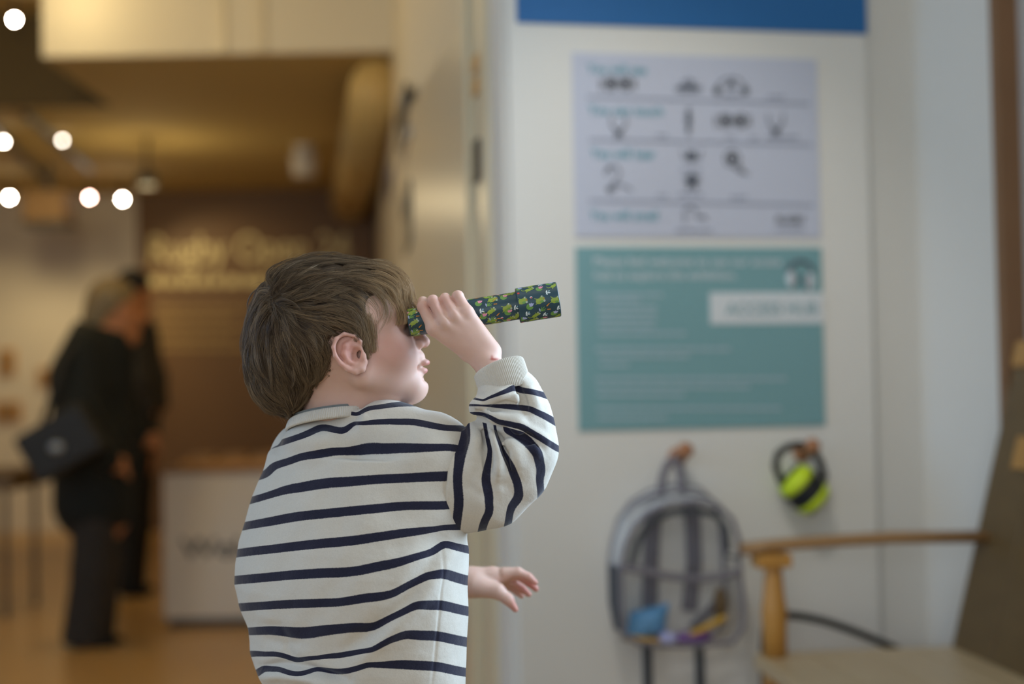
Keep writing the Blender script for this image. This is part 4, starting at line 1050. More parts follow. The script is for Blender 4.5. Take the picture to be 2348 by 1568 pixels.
def cloth_mat(name, navy=True):
    m = bpy.data.materials.new(name); m.use_nodes = True; nt = m.node_tree; b = nt.nodes['Principled BSDF']
    tc = nt.nodes.new('ShaderNodeTexCoord')
    n = nt.nodes.new('ShaderNodeTexNoise'); n.inputs['Scale'].default_value = 700; n.inputs['Detail'].default_value = 3; nt.links.new(tc.outputs['Object'], n.inputs['Vector'])
    def mixc(f, a, c):
        x = nt.nodes.new('ShaderNodeMix'); x.data_type = 'RGBA'; nt.links.new(f, x.inputs['Factor'])
        for nm, s in (('A', a), ('B', c)):
            if isinstance(s, tuple): x.inputs[nm].default_value = (*s, 1)
            else: nt.links.new(s, x.inputs[nm])
        return x.outputs['Result']
    cream = mixc(n.outputs['Fac'], srgb(202, 196, 186), srgb(218, 212, 202))
    if navy:
        dark = mixc(n.outputs['Fac'], srgb(28, 28, 46), srgb(46, 46, 66))
        a = nt.nodes.new('ShaderNodeAttribute'); a.attribute_name = 'stripe'
        def mth(op, x, y=None):
            q = nt.nodes.new('ShaderNodeMath'); q.operation = op
            for i, s in enumerate((x, y)):
                if s is None: continue
                if isinstance(s, (int, float)): q.inputs[i].default_value = s
                else: nt.links.new(s, q.inputs[i])
            return q.outputs[0]
        a2 = nt.nodes.new('ShaderNodeAttribute'); a2.attribute_name = 'stripe2'; a3 = nt.nodes.new('ShaderNodeAttribute'); a3.attribute_name = 'side'
        gt = mth('GREATER_THAN', a3.outputs['Fac'], 0.0)
        base = mth('ADD', mth('MULTIPLY', gt, a2.outputs['Fac']), mth('MULTIPLY', mth('SUBTRACT', 1.0, gt), a.outputs['Fac']))
        v = mth('ADD', base, mth('MULTIPLY', mth('SUBTRACT', n.outputs['Fac'], .5), .035))
        fr = mth('FRACT', mth('ADD', v, 100.5)); dst = mth('ABSOLUTE', mth('SUBTRACT', fr, .5))
        e = nt.nodes.new('ShaderNodeMapRange'); e.inputs['From Min'].default_value = .148; e.inputs['From Max'].default_value = .172
        nt.links.new(dst, e.inputs['Value'])
        nt.links.new(mixc(e.outputs[0], dark, cream), b.inputs['Base Color'])
    else: nt.links.new(cream, b.inputs['Base Color'])
    b.inputs['Roughness'].default_value = .92; b.inputs['Specular IOR Level'].default_value = .15
    b.inputs['Sheen Weight'].default_value = .25; b.inputs['Sheen Roughness'].default_value = .5
    bp = nt.nodes.new('ShaderNodeBump'); bp.inputs['Strength'].default_value = .25; bp.inputs['Distance'].default_value = .0008
    nt.links.new(n.outputs['Fac'], bp.inputs['Height'])
    n3 = nt.nodes.new('ShaderNodeTexNoise'); n3.inputs['Scale'].default_value = 38; n3.inputs['Detail'].default_value = 3; nt.links.new(tc.outputs['Object'], n3.inputs['Vector'])
    bp2 = nt.nodes.new('ShaderNodeBump'); bp2.inputs['Strength'].default_value = .5; bp2.inputs['Distance'].default_value = .004
    nt.links.new(n3.outputs['Fac'], bp2.inputs['Height']); nt.links.new(bp2.outputs[0], bp.inputs['Normal'])
    nt.links.new(bp.outputs[0], b.inputs['Normal']); return m
M['stripe'] = cloth_mat('striped_cotton'); M['rib'] = cloth_mat('cream_rib', False)
so = mk('sweatshirt', cw(V), Q, M['stripe'], child, True); so['label'] = 'cream sweatshirt with navy stripes'
attr(so, 'stripe', fb(cpix(V)))
# right sleeve (built flattened in depth)
ZC, ZS = -90.0, 1.5
sl = Shape()
sl.chain([(1052, 1090, 4), (1112, 1084, -14), (1165, 1050, -34), (1188, 1014, -45)], [123, 112, 94, 84], 26)
sl.chain([(1188, 1014, -45), (1177, 945, -46), (1166, 908, -44), (1163, 893, -44)], [84, 80, 66, 58], 22)
sl.ell((1146, 894, -78), (38, 17, 34), 12); sl.ell((1212, 886, -46), (22, 24, 44), 12); sl.ell((1108, 925, -66), (26, 18, 40), 12)
sl.chain([(1096, 934, -66), (1130, 946, -112), (1185, 964, -128), (1242, 1002, -106)], [15, 15, 14, 12], 12)     # roll of cloth above the elbow crease
sl.chain([(1124, 984, -72), (1140, 1012, -110), (1148, 1056, -124), (1144, 1100, -122)], [10, 12, 12, 9], 14)
sl.chain([(1160, 1000, -104), (1186, 1030, -126), (1206, 1074, -104)], [9, 13, 10], 16)
sl.chain([(1078, 974, -50), (1086, 1010, -92), (1080, 1060, -116)], [10, 12, 9], 16)
sl.chain([(1116, 918, -100), (1150, 906, -116), (1182, 912, -118)], [10, 12, 9], 12)
sl.chain([(1206, 905, -96), (1222, 930, -96), (1236, 962, -92)], [10, 13, 9], 12)
sl.chain([(1094, 956, -64), (1118, 968, -96), (1160, 982, -118), (1206, 998, -124), (1236, 1022, -104)], [8, 10, 9, 7, 5], 16, 's')
sl.chain([(1110, 985, -70), (1116, 1020, -112), (1122, 1060, -126)], [5, 5, 3], 18, 's'); sl.chain([(1140, 985, -92), (1164, 1026, -128), (1172, 1064, -122)], [4, 4, 2], 18, 's')
sl.chain([(1188, 880, -96), (1194, 905, -112), (1204, 938, -116)], [4, 4, 2], 18, 's'); sl.chain([(1124, 936, -104), (1160, 928, -122), (1200, 934, -122)], [3, 4, 3], 18, 's')
sl.func(lambda P: 1032 - P[:, 0] - .05*(P[:, 1]-1080) + ((P[:, 1]-1085)/125)**2*-9, (1052, 1090, 0), 999, 6, 'i')
def unz(f):
    def g(P):
        q = P.copy(); q[:, 2] = q[:, 2] / ZS + ZC; return f(q)
    return g
sl_f = [unz(fold([
    ([(1082, 954), (1116, 970), (1160, 980), (1205, 993), (1240, 1020)], 5, 8),          # main crease of the bent elbow
    ([(1100, 945), (1150, 958), (1200, 972), (1250, 1004)], -2, 13),                      # roll above it
    ([(1140, 978), (1180, 992), (1215, 1014), (1240, 1050)], -6, 10),
    ([(1088, 940), (1104, 950), (1118, 956)], 9, 7), ([(1092, 925), (1108, 932)], -8, 12),
    ([(1108, 975), (1114, 1000), (1120, 1040), (1118, 1090)], 8, 8), ([(1124, 978), (1136, 1010), (1146, 1060), (1142, 1095)], -9, 10),
    ([(1130, 985), (1150, 1010), (1158, 1050)], 6, 7), ([(1160, 1000), (1180, 1040), (1190, 1080)], -4, 16),
    ([(1100, 1085), (1130, 1118), (1165, 1112), (1200, 1090)], 4.5, 14), ([(1060, 1105), (1095, 1130), (1130, 1140)], 3.5, 14),
    ([(1186, 872), (1190, 895), (1200, 915), (1206, 940)], 9, 7), ([(1180, 905), (1188, 925)], -4, 8), ([(1208, 885), (1222, 905), (1232, 935)], -5, 12),
    ([(1110, 922), (1140, 905), (1180, 890)], -5, 12), ([(1120, 940), (1160, 925), (1198, 930)], 6, 9),
    ([(1062, 962), (1064, 1010), (1052, 1050)], 4, 10), ([(1085, 960), (1092, 1010), (1086, 1060)], -4, 14),
])), wob(.05, 1.3, 2.0)]
V, Q = polygonize(sl, (1000, 800, -190), (1310, 1240, 160), 2.6)
V = displace(relax(V, Q, 7, .5), Q, sl_f); V[:, 2] = V[:, 2] / ZS + ZC
sls = {0: [(1067, 960), (1066, 996), (1055, 1039), (1049, 1095), (1052, 1151), (1046, 1213)],
 1: [(1111, 968), (1117, 1000), (1123.5, 1030), (1114, 1103), (1121, 1137), (1123, 1173), (1111, 1196)],
 2: [(1140, 1000), (1152, 1033), (1171, 1069), (1188, 1111), (1191, 1137), (1171, 1165)],
 3: [(1160, 985), (1180, 991), (1208, 1010), (1233, 1039), (1241, 1081), (1237, 1097)],
 4: [(1143, 967), (1168, 972), (1194, 978), (1241, 1005), (1258, 1016), (1276, 1027)],
 5: [(1095, 929), (1118, 930), (1165, 932), (1213, 937), (1250, 954), (1264, 962)],
 6: [(1108, 918), (1123.5, 911), (1151.6, 900), (1180, 888), (1196, 895), (1219, 898), (1242, 904)]}
fs_up = dens({k: v for k, v in sls.items() if k <= 3}); fs_fore = dens({k: v for k, v in sls.items() if k >= 4})

o = mk('sleeve', cw(V), Q, M['stripe'], so, True); X_ = cpix(V); attr(o, 'stripe', np.clip(fs_up(X_), -.4, 3.5)); attr(o, 'stripe2', np.clip(fs_fore(X_), 3.5, 6.6))
attr(o, 'side', np.interp(X_[:, 0], [1080, 1120, 1160, 1200, 1235, 1262, 1300], [960, 972, 979, 990, 1013, 1046, 1110]) - X_[:, 1])
# left sleeve, mostly behind the body
s2 = Shape(); s2.chain([(690, 1060, 90), (790, 1250, 260), (950, 1335, 375), (985, 1340, 388)], [88, 80, 66, 58], 30)
V, Q = polygonize(s2, (560, 940, -30), (1080, 1460, 500), 5)
V = displace(V, Q, [wob(.06, 2.5, 1.0)])
o = mk('sleeve', cw(V), Q, M['stripe'], so, True); attr(o, 'stripe', ((V - np.array([690, 1060, 90])) @ np.array([.54, .55, .62])) / 52)
# ribbed bands
def rib_band(name, ring0, ring1, nr, amp, parent, thick=5):
    """band between two rings given as functions of the angle; ribs run across it"""
    N = nr * 6; rows = []
    for (t, off) in ((0, -thick), (0, -1), (.04, 1.2), (.15, 2.2), (.5, 2.6), (.85, 2.0), (1, 0), (1.03, -thick)):
        P = []
        for k in range(N):
            th = 2*math.pi*k/N; a = np.asarray(ring0(th)); b = np.asarray(ring1(th)); c0 = np.asarray(ring0(th+math.pi)); 
            p = a + (b-a)*t; nrm = a - (a+c0)/2; nrm = nrm/np.linalg.norm(nrm)
            P.append(p + nrm*(off + amp*math.cos(nr*th)))
        rows.append(np.array(P))
    Vv = np.concatenate(rows); Fc = []
    for i in range(len(rows)-1):
        for k in range(N):
            l = (k+1) % N; Fc.append((i*N+k, i*N+l, (i+1)*N+l, (i+1)*N+k))
    return mk(name, cw(Vv), np.array(Fc), M['rib'], parent, True)
def ringf(c, u, v): c, u, v = map(lambda q: np.asarray(q, float), (c, u, v)); return lambda th: c + u*math.cos(th) + v*math.sin(th)
cf = rib_band('cuff', ringf((1144, 840, -111), (53, -20, 0), (0, 17, 46)), ringf((1164, 897, -120), (52, -15, 0), (0, 16, 44)), 84, .8, so)
lw = lp(1000, 1336, 392)
rib_band('cuff', ringf(lw + (10, 3, 4), (0, 52, 0), (-30, 0, 46)), ringf(lw - (35, 10, 12), (0, 56, 0), (-32, 0, 50)), 50, 1.0, so)
rib_band('collar', ringf((767, 952, 12), (103, -13, 0), (0, 22, 98)), ringf((765, 976, 14), (111, -14, 0), (0, 22, 109)), 140, .7, so)
M['grey_tee'] = mat('grey_jersey', srgb(120, 124, 124), .9, noise=.08, nscale=300, bump=.2, bscale=600)
rg0 = ringf((764, 943, 6), (92, -12, 0), (0, 17, 88)); rg1 = ringf((770, 962, 10), (98, -17, 0), (0, 18, 92))
Nn = 96; Vv = np.array([rg0(2*math.pi*k/Nn) for k in range(Nn)] + [rg1(2*math.pi*k/Nn) for k in range(Nn)])
mk('undershirt_collar', cw(Vv), np.array([(k, (k+1) % Nn, Nn+(k+1) % Nn, Nn+k) for k in range(Nn)]), M['grey_tee'], child, True)
# trousers and shoes, below the frame, down to the floor
FLY = 900 + (CO[2] - 0.0) / CS      # local y of the floor (small camera tilt aside)
tr = Shape()
tr.ell((840, 1680, 20), (200, 110, 120), 40)
for sx, sz in ((-80, 55), (75, -25)):
    tr.chain([(840+sx, 1700, 20+sz), (842+sx*1.0, 2250, 15+sz), (840+sx*.95, FLY-190, 25+sz)], [100, 74, 62], 24)
V, Q = polygonize(tr, (560, 1560, -180), (1120, FLY-60, 260), 9)
mk('trousers', cw(V), Q, mat('blue_denim', srgb(52, 62, 84), .85, noise=.15, nscale=60, bump=.2, bscale=400), child, True)
for sx, sz in ((-80, 55), (75, -25)):
    p0 = cw(np.array([[840+sx*.95, FLY-150, 25+sz]]))[0]
    sh_ = MB(); fx = np.array([.80, .60, 0]); fy = np.array([-.60, .80, 0])
    base = np.array([p0[0], p0[1], 0])
    sh_.ell(base + fx*.055 + UZ*.045, (.105, .042, .045), 20, ex=fx, ey=fy); sh_.lathe(base + UZ*.04, (0, 0, 1), [(.040, 0), (.042, .04), (.040, .08)], 18)
    s_o = sh_.build('shoe', mat('grey_canvas', srgb(90, 92, 98), .8, noise=.08), child, True)
    MB().ell(base + fx*.055 + UZ*.012, (.110, .045, .012), 20, ex=fx, ey=fy).build('sole', M['hub_white'], s_o, True)

# ------------------------------------------------------------------ kaleidoscope
SC = 1.0
n1 = np.array([0, 0, -1.0]); n1 -= TD * (n1 @ TD); n1 /= np.linalg.norm(n1)
n2 = np.array([0, -1.0, 0]); n2 -= TD * (n2 @ TD) + n1 * (n2 @ n1); n2 /= np.linalg.norm(n2)
M['kal'] = mat('dark_teal_print_paper', srgb(36, 68, 80), .4, noise=.05, nscale=40)
kale = empty('kaleidoscope', cw(np.array([TUBE_A + TD*170]))[0]); tag(kale, 'dark teal kaleidoscope tube printed with green frogs in the hand of the child', 'kaleidoscope')
def klathe(name, prof, m):
    N = 64; Vv = []
    for (r, h) in prof:
        for k in range(N):
            th = 2*math.pi*k/N; Vv.append(TUBE_A + TD*h + n1*r*math.cos(th) + n2*r*math.sin(th))
    Fc = []
    for i in range(len(prof)-1):
        for k in range(N):
            l = (k+1) % N; Fc.append((i*N+k, i*N+l, (i+1)*N+l, (i+1)*N+k))
    o_ = mk(name, cw(np.array(Vv)), np.array(Fc)[:, ::-1], m, kale, True)
    es = o_.modifiers.new('edge', 'EDGE_SPLIT'); es.split_angle = .6
    return o_
RT, RC = 31.5, 39.5; SJ = 249.0; SE = TL - 1
tube_o = klathe('tube', [(10, 1), (RT-1, -1), (RT, .5), (RT, SJ+20)], M['kal'])
klathe('eyepiece', [(0, 2.5), (10.5, 2.5), (11, .5), (7, .2)], M['black'])
cap_o = klathe('rotating_end', [(RT, SJ+1), (RC-1, SJ), (RC, SJ+1), (RC, SE-1), (RC-1, SE), (RC-5, SE), (RC-6, SE-3)], M['kal'])
klathe('end_window', [(RC-5, SE-3), (0, SE-3)], mat('frosted_window', srgb(200, 206, 206), .4, noise=.02))
INK = {'g': mat('frog_green', srgb(148, 168, 60), .42, noise=.08, nscale=200), 'd': mat('pad_green', srgb(104, 150, 72), .42, noise=.06, nscale=200), 'p': mat('lily_pink', srgb(232, 150, 172), .42, noise=.04),
       'l': mat('lily_lilac', srgb(172, 178, 214), .42, noise=.04), 'o': mat('reed_orange', srgb(214, 140, 48), .42, noise=.04), 'w': mat('print_white', srgb(226, 234, 232), .42, noise=.02),
       'k': mat('print_black', srgb(22, 26, 28), .42, noise=.02), 'r': mat('print_red', srgb(204, 40, 48), .42, noise=.03), 'b': mat('dragonfly_blue', srgb(150, 192, 208), .42, noise=.04)}
IK = list(INK); PR = {'t': MB(), 'c': MB()}
def stamp(part, x, y, shapes, turn=0.0, back=0.0):
    """print shapes (in photo px around x, y) wrapped onto the tube"""
    r = RT if part == 't' else RC
    ax = tax(x); s0 = (np.array([x, y, ax[2]]) - TUBE_A) @ TD; tt = -(y - ax[1]); tt = max(-.97, min(.97, tt / r)); ph0 = math.asin(tt) + back
    c_, s_ = math.cos(turn), math.sin(turn)
    for lay, (col, poly) in enumerate(shapes):
        Vv = []
        for (u, v) in poly:
            uu, vv = .86*(u*c_ - v*s_), .86*(u*s_ + v*c_)
            ph = ph0 - vv / r; s = s0 + uu
            lim = (1, SJ-1) if part == 't' else (SJ+2, SE-2)
            s = min(max(s, lim[0]), lim[1])
            rr = r + .25 + .10*lay; Vv.append(TUBE_A + TD*s + n1*rr*math.cos(ph) + n2*rr*math.sin(ph))
        cen = sum(Vv)/len(Vv); n_ = len(Vv)
        # lift the centre back onto the surface
        rel = cen - TUBE_A; ax_ = TUBE_A + TD*(rel @ TD); rad = cen - ax_; rr = r + .25 + .10*lay; cen = ax_ + rad/np.linalg.norm(rad)*rr
        PR[part].add(Vv + [cen], [(k, (k+1) % n_, n_) for k in range(n_)], IK.index(col))
def E(cx_, cy_, a, b, rot=0, n=12):
    c_, s_ = math.cos(rot), math.sin(rot)
    return [(cx_ + a*math.cos(2*math.pi*k/n)*c_ - b*math.sin(2*math.pi*k/n)*s_, cy_ + a*math.cos(2*math.pi*k/n)*s_ + b*math.sin(2*math.pi*k/n)*c_) for k in range(n)]
def ST(x0, y0, x1, y1, w_): 
    d = math.hypot(x1-x0, y1-y0); nx, ny = -(y1-y0)/d*w_/2, (x1-x0)/d*w_/2
    return [(x0+nx, y0+ny), (x0-nx, y0-ny), (x1-nx*.7, y1-ny*.7), (x1+nx*.7, y1+ny*.7)]
frog_sit = [('g', E(-4, 2, 9, 7.5)), ('g', E(5, -1, 7.5, 7)), ('g', E(6, -7, 3.4, 3.2)), ('g', E(9.5, 4.5, 3.4, 3.2)), ('d', E(3, 5, 5, 3)), ('w', E(6.5, -7.3, 2.3, 2.3)), ('w', E(10, 4.8, 2.3, 2.3)), ('k', E(7, -7, 1.3, 1.3)), ('k', E(10.4, 4.6, 1.3, 1.3)), ('g', ST(-8, -4, -14, -8, 2.4)), ('g', ST(-9, 5, -15, 8, 2.4)), ('r', E(10.5, -1, 1.0, 1.6))]
frog_jump = [('g', E(0, 0, 9, 5.5, -.5)), ('g', E(8, -5, 5.5, 5, -.4)), ('g', ST(-6, 3, -15, 5, 2.6)), ('g', ST(-15, 5, -19, -1, 2)), ('g', ST(-2, 5, -5, 11, 2.4)), ('g', ST(4, -5, 1, -11, 2)), ('g', E(9, -10, 2.8, 2.6)), ('g', E(12.5, -6, 2.8, 2.6)), ('w', E(9.3, -10.2, 1.8, 1.8)), ('w', E(12.8, -6.2, 1.8, 1.8)), ('k', E(9.6, -10.2, 1, 1)), ('k', E(13, -6.2, 1, 1))]
def pad(col): return [('d', [(0, 0)] + [(9.5*math.cos(a), 8.5*math.sin(a)) for a in [math.radians(20 + 320*k/14) for k in range(15)]]), (col, E(4, -2, 5, 3)), (col, E(5, -4, 2.2, 5, .3)), (col, E(8, -3, 2.2, 4.5, .9)), (col, E(2, -5, 2, 4.2, -.4))]
reed = [('l', E(-8, 0, 2, 5)), ('d', ST(-7, 3, 6, -5, 2.4)), ('d', ST(-7, 3, 8, 1, 2.6)), ('d', ST(-7, 3, 5, 6, 2.4)), ('d', ST(-6, 2, 0, -7, 2)), ('o', ST(12, -5, 21, -10, 2.8)), ('o', ST(11, 4, 20, 6, 2.8))]
fly = [('b', ST(-5, 3, 6, -4, 1.6)), ('w', E(-1, -4, 2, 4.4, .5)), ('w', E(4, 1, 4.2, 1.8, .3)), ('w', E(-2, 2, 1.6, 3.6, -.2)), ('b', E(6, -4, 1.8, 1.8))]
lady = [('w', E(0, 0, 3.4, 3)), ('r', E(0, 1, 2.4, 1.8))]
prints = [('c', 1760, 255, frog_jump, .35), ('c', 1890, 240, pad('p'), 0), ('c', 1985, 290, fly, 0), ('c', 2062, 205, frog_jump, .1), ('c', 1900, 375, frog_sit, 0), ('c', 1790, 345, lady, 0), ('c', 1775, 455, pad('l'), 0), ('c', 2085, 370, frog_sit, .3),
 ('c', 1930, 482, reed, 0), ('c', 2120, 470, fly, .3), ('c', 1840, 560, frog_jump, .15), ('c', 2070, 530, pad('l'), 0), ('c', 1745, 540, fly, 0), ('c', 1955, 545, fly, .5), ('c', 1690, 385, frog_sit, .2), ('c', 1690, 600, pad('l'), .4), ('c', 1640, 296, [('r', E(0, 0, 3.2, 3))], 0),
 ('t', 1285, 335, frog_sit, .4), ('t', 1465, 342, pad('p'), 0), ('t', 1163, 415, pad('p'), 0), ('t', 1290, 425, reed, 0), ('t', 1505, 465, frog_sit, 0), ('t', 1515, 520, pad('p'), .2), ('t', 1305, 515, frog_jump, .3), ('t', 1195, 512, fly, 0), ('t', 1220, 570, pad('p'), 0),
 ('t', 1335, 592, reed, 0), ('t', 1535, 595, frog_jump, .3), ('t', 1070, 360, reed, 0), ('t', 1605, 470, fly, .2), ('t', 1570, 290, frog_jump, 0), ('t', 1400, 300, lady, 0), ('t', 1380, 640, frog_sit, .2), ('t', 1620, 570, frog_jump, -.2),
 ('t', 360, 482, frog_sit, .2), ('t', 365, 570, reed, 0), ('t', 385, 650, frog_jump, .35), ('t', 405, 735, reed, 0), ('t', 300, 700, pad('p'), 0), ('t', 285, 550, pad('p'), 0), ('t', 420, 800, frog_sit, 0), ('t', 560, 640, pad('p'), 0), ('t', 640, 470, frog_sit, 0), ('t', 850, 400, pad('p'), 0), ('t', 900, 450, [('l', E(0, 0, 5, 6))], 0), ('t', 760, 520, fly, 0), ('t', 960, 620, reed, 0)]
for (pt_, x, y, shp, tn) in prints:
    for bk2 in (0, 2.1, 4.2): stamp(pt_, 880 + x/5.336, 620 + y/5.336, shp, tn - .155, bk2)
for k_, par in (('t', tube_o), ('c', cap_o)):
    mbp = PR[k_]; oo = mk('frog_print', cw(np.array(mbp.v)), mbp.f, None, par, False, [INK[c] for c in IK], mbp.m)

# ------------------------------------------------------------------ hair
hull = Shape()
hull.ell((762, 752, 0), (182, 157, 146), 20)
hull.ell((668, 778, 0), (88, 114, 118), 30)
hull.ell((660, 838, 0), (88, 113, 102), 30)
hull.ell((690, 668, 0), (86, 60, 86), 30)
hull.ell((630, 678, -12), (34, 27, 56), 10)
hull.ell((868, 706, 0), (82, 92, 110), 40)
hairline = polyd([(975, 672), (930, 686), (905, 690), (882, 676), (864, 690), (848, 738), (842, 784), (834, 796), (824, 776), (796, 762), (770, 764), (757, 785), (758, 815), (748, 850), (736, 882), (714, 916), (690, 946), (668, 966), (600, 1000), (480, 920), (480, 600), (640, 500), (800, 500), (990, 560), (1000, 660)])
hairline2 = hairline
def hairline(P): return hairline2(cpix(P))
def thin(P): return 17 * np.exp(np.minimum(hairline(P), 30) / 14.0)
cap = Shape(); cap.p = list(hull.p)
cap.func(thin, (757, 760, 0), 5000, 0, 'd')
cap.func(lambda P: hairline(P), (757, 760, 0), 5000, 8, 'i')
V, Q = polygonize(cap, (540, 560, -175), (980, 980, 175), 4.5)
V = displace(V, Q, [wob(.06, 2.0, .4), lambda P: np.full(len(P), 2.0)])
rngp = np.random.default_rng(7)
# direction field drawn from the photo
flow = [[(628, 668), (650, 634), (700, 606), (770, 590), (850, 592), (910, 620), (945, 665), (950, 705)],
        [(632, 676), (680, 640), (750, 620), (830, 620), (890, 650), (918, 700), (912, 730)],
        [(636, 684), (700, 664), (770, 640), (840, 645), (885, 680), (897, 725), (890, 750)],
        [(640, 690), (710, 690), (780, 672), (830, 690), (850, 730), (852, 790), (846, 830)],
        [(645, 698), (710, 706), (770, 706), (810, 726), (835, 770), (842, 800)],
        [(648, 704), (700, 722), (745, 738), (770, 756), (780, 762)],
        [(640, 706), (680, 740), (715, 780), (740, 830), (735, 880), (715, 920)],
        [(632, 706), (650, 760), (680, 830), (700, 890), (695, 940)],
        [(622, 702), (622, 760), (640, 830), (662, 890), (672, 950)],
        [(610, 696), (588, 750), (586, 820), (608, 880), (645, 940)],
        [(602, 690), (574, 740), (566, 800), (574, 860), (600, 915), (640, 950)],
        [(622, 664), (606, 668), (590, 690)]]
gp = []; gd = []
for ln in flow:
    ln = np.array(ln, float)
    for a, b in zip(ln[:-1], ln[1:]):
        L = np.linalg.norm(b-a)
        for t in np.arange(0, L, 8): gp.append(a + (b-a)*t/L); gd.append((b-a)/L)
gp = np.array(gp); gd = np.array(gd)
def dirf(P):
    d2 = ((cpix(P)[:, None, :2] - gp[None])**2).sum(2); w_ = np.exp(-d2/(2*15.0**2)) + 1e-9/(d2+1)
    v = (w_[:, :, None]*gd[None]).sum(1); return v/(np.linalg.norm(v, axis=1, keepdims=True)+1e-9)
skinS = Shape(); skinS.p = body.p[:9]
surf = Shape(); surf.p = list(hull.p); surf.func(thin, (757, 760, 0), 5000, 0, 'd')
def sdf(P): return np.minimum(surf.ev(P), skinS.ev(P))
def grad(P):
    e = 1.5; g = np.stack([sdf(P + e*np.eye(3)[a]) - sdf(P - e*np.eye(3)[a]) for a in range(3)], 1); return g/(np.linalg.norm(g, axis=1, keepdims=True)+1e-9)
NC = 1150; NK = 22; NS = 10
ok = (hairline(V) < -3)
cand = np.argwhere(ok)[:, 0]; near = V[cand][:, 2] < 40
wgt = np.where(near, 1.0, .5); wgt /= wgt.sum()
P = V[rngp.choice(cand, NC, p=wgt)].copy()
# the crown whorl: extra locks that start right at it and stand up a little
wh = np.argwhere((np.hypot(*(cpix(V) - np.array([634, 688])).T) < 26) & (V[:, 2] < 30))[:, 0]
NW = 70; P[:NW] = V[rngp.choice(wh, NW)]
wa_ = rngp.uniform(0, 2*math.pi, NC)
# clump lengths: shorter near the hairline at the nape and the ear
step = rngp.uniform(6.5, 15.0, NC)
C = [P.copy()]; lift = rngp.gamma(1.6, 3.0, NC).clip(0, 15)
wander = rngp.normal(0, .34, NC); ctone = rngp.normal(0, .11, NC); crad = rngp.uniform(2.2, 6.5, NC)
for s in range(NS-1):
    g = grad(P); d2 = dirf(P); a = wander*(s/NS)*1.6
    d2 = np.stack([d2[:, 0]*np.cos(a) - d2[:, 1]*np.sin(a), d2[:, 0]*np.sin(a) + d2[:, 1]*np.cos(a)], 1)
    if s < 3: d2[:NW] = .6*d2[:NW] + np.stack([np.cos(wa_[:NW]), np.sin(wa_[:NW])], 1)
    d3 = np.concatenate([d2, np.zeros((NC, 1))], 1); d3 -= g*(d3*g).sum(1, keepdims=True); d3 /= np.linalg.norm(d3, axis=1, keepdims=True)+1e-9
    # a strand that has left the hair (past the hairline) stops growing
    cp = cpix(P); lim = np.where((cp[:, 0] > 868) & (cp[:, 1] < 770), 44, np.where((cp[:, 0] > 752) & (cp[:, 0] < 832) & (cp[:, 1] > 745), -4, 14))
    out_ = np.clip((hairline(P) - lim)/10, 0, 1)[:, None]
    P = P + d3*step[:, None]*(1 - .9*out_)
    lv = 1.5 + lift*math.sin(math.pi*min(1, .10 + s/NS)) + np.where(np.arange(NC) < NW, 6.0*math.sin(math.pi*s/NS), 0)
    P = P - grad(P)*np.clip(sdf(P) - lv, -6, 6)[:, None]
    C.append(P.copy())
C = np.stack(C, 1)                                   # clump, step, xyz
long_ = np.linalg.norm(np.diff(C, axis=1), axis=2).sum(1) > 34          # drop stubs
C = C[long_]; NC = len(C); ctone = ctone[long_]; crad = crad[long_]
Nrm = grad(C.reshape(-1, 3)).reshape(C.shape)
T = np.gradient(C, axis=1); T /= np.linalg.norm(T, axis=2, keepdims=True)+1e-9
Sd = np.cross(T, Nrm); Sd /= np.linalg.norm(Sd, axis=2, keepdims=True)+1e-9
tt = np.linspace(0, 1, NS)
allp = []; tone = []; rad_ = []
for k in range(NK):
    o1 = rngp.normal(0, 1, NC)*crad*(2.2 if k % 5 == 0 else 1); o2 = rngp.uniform(-1.5, 3.0, NC); ln = rngp.uniform(.70, 1.0, NC)
    sh = (1 - .74*tt**.8)[None]*o1[:, None] + rngp.normal(0, 1.3, NC)[:, None]*np.sin(3.1*tt + rngp.uniform(0, 6, NC)[:, None])
    up = o2[:, None]*np.ones(NS)[None] + rngp.normal(0, .8, (NC, 1))*tt[None]
    p = C + Sd*sh[:, :, None] + Nrm*up[:, :, None]
    # shorten: resample along the strand
    idx = ln[:, None]*tt[None]*(NS-1); i0 = np.minimum(idx.astype(int), NS-2); fr = (idx - i0)[:, :, None]
    ar = np.arange(NC)[:, None]; p = p[ar, i0]*(1-fr) + p[ar, i0+1]*fr
    allp.append(p); tone.append(np.clip(rngp.normal(.36, .15, NC) + ctone, 0, 1)); rad_.append(rngp.uniform(.20, .38, NC))
H = np.concatenate(allp); tone = np.concatenate(tone); rad_ = np.concatenate(rad_)
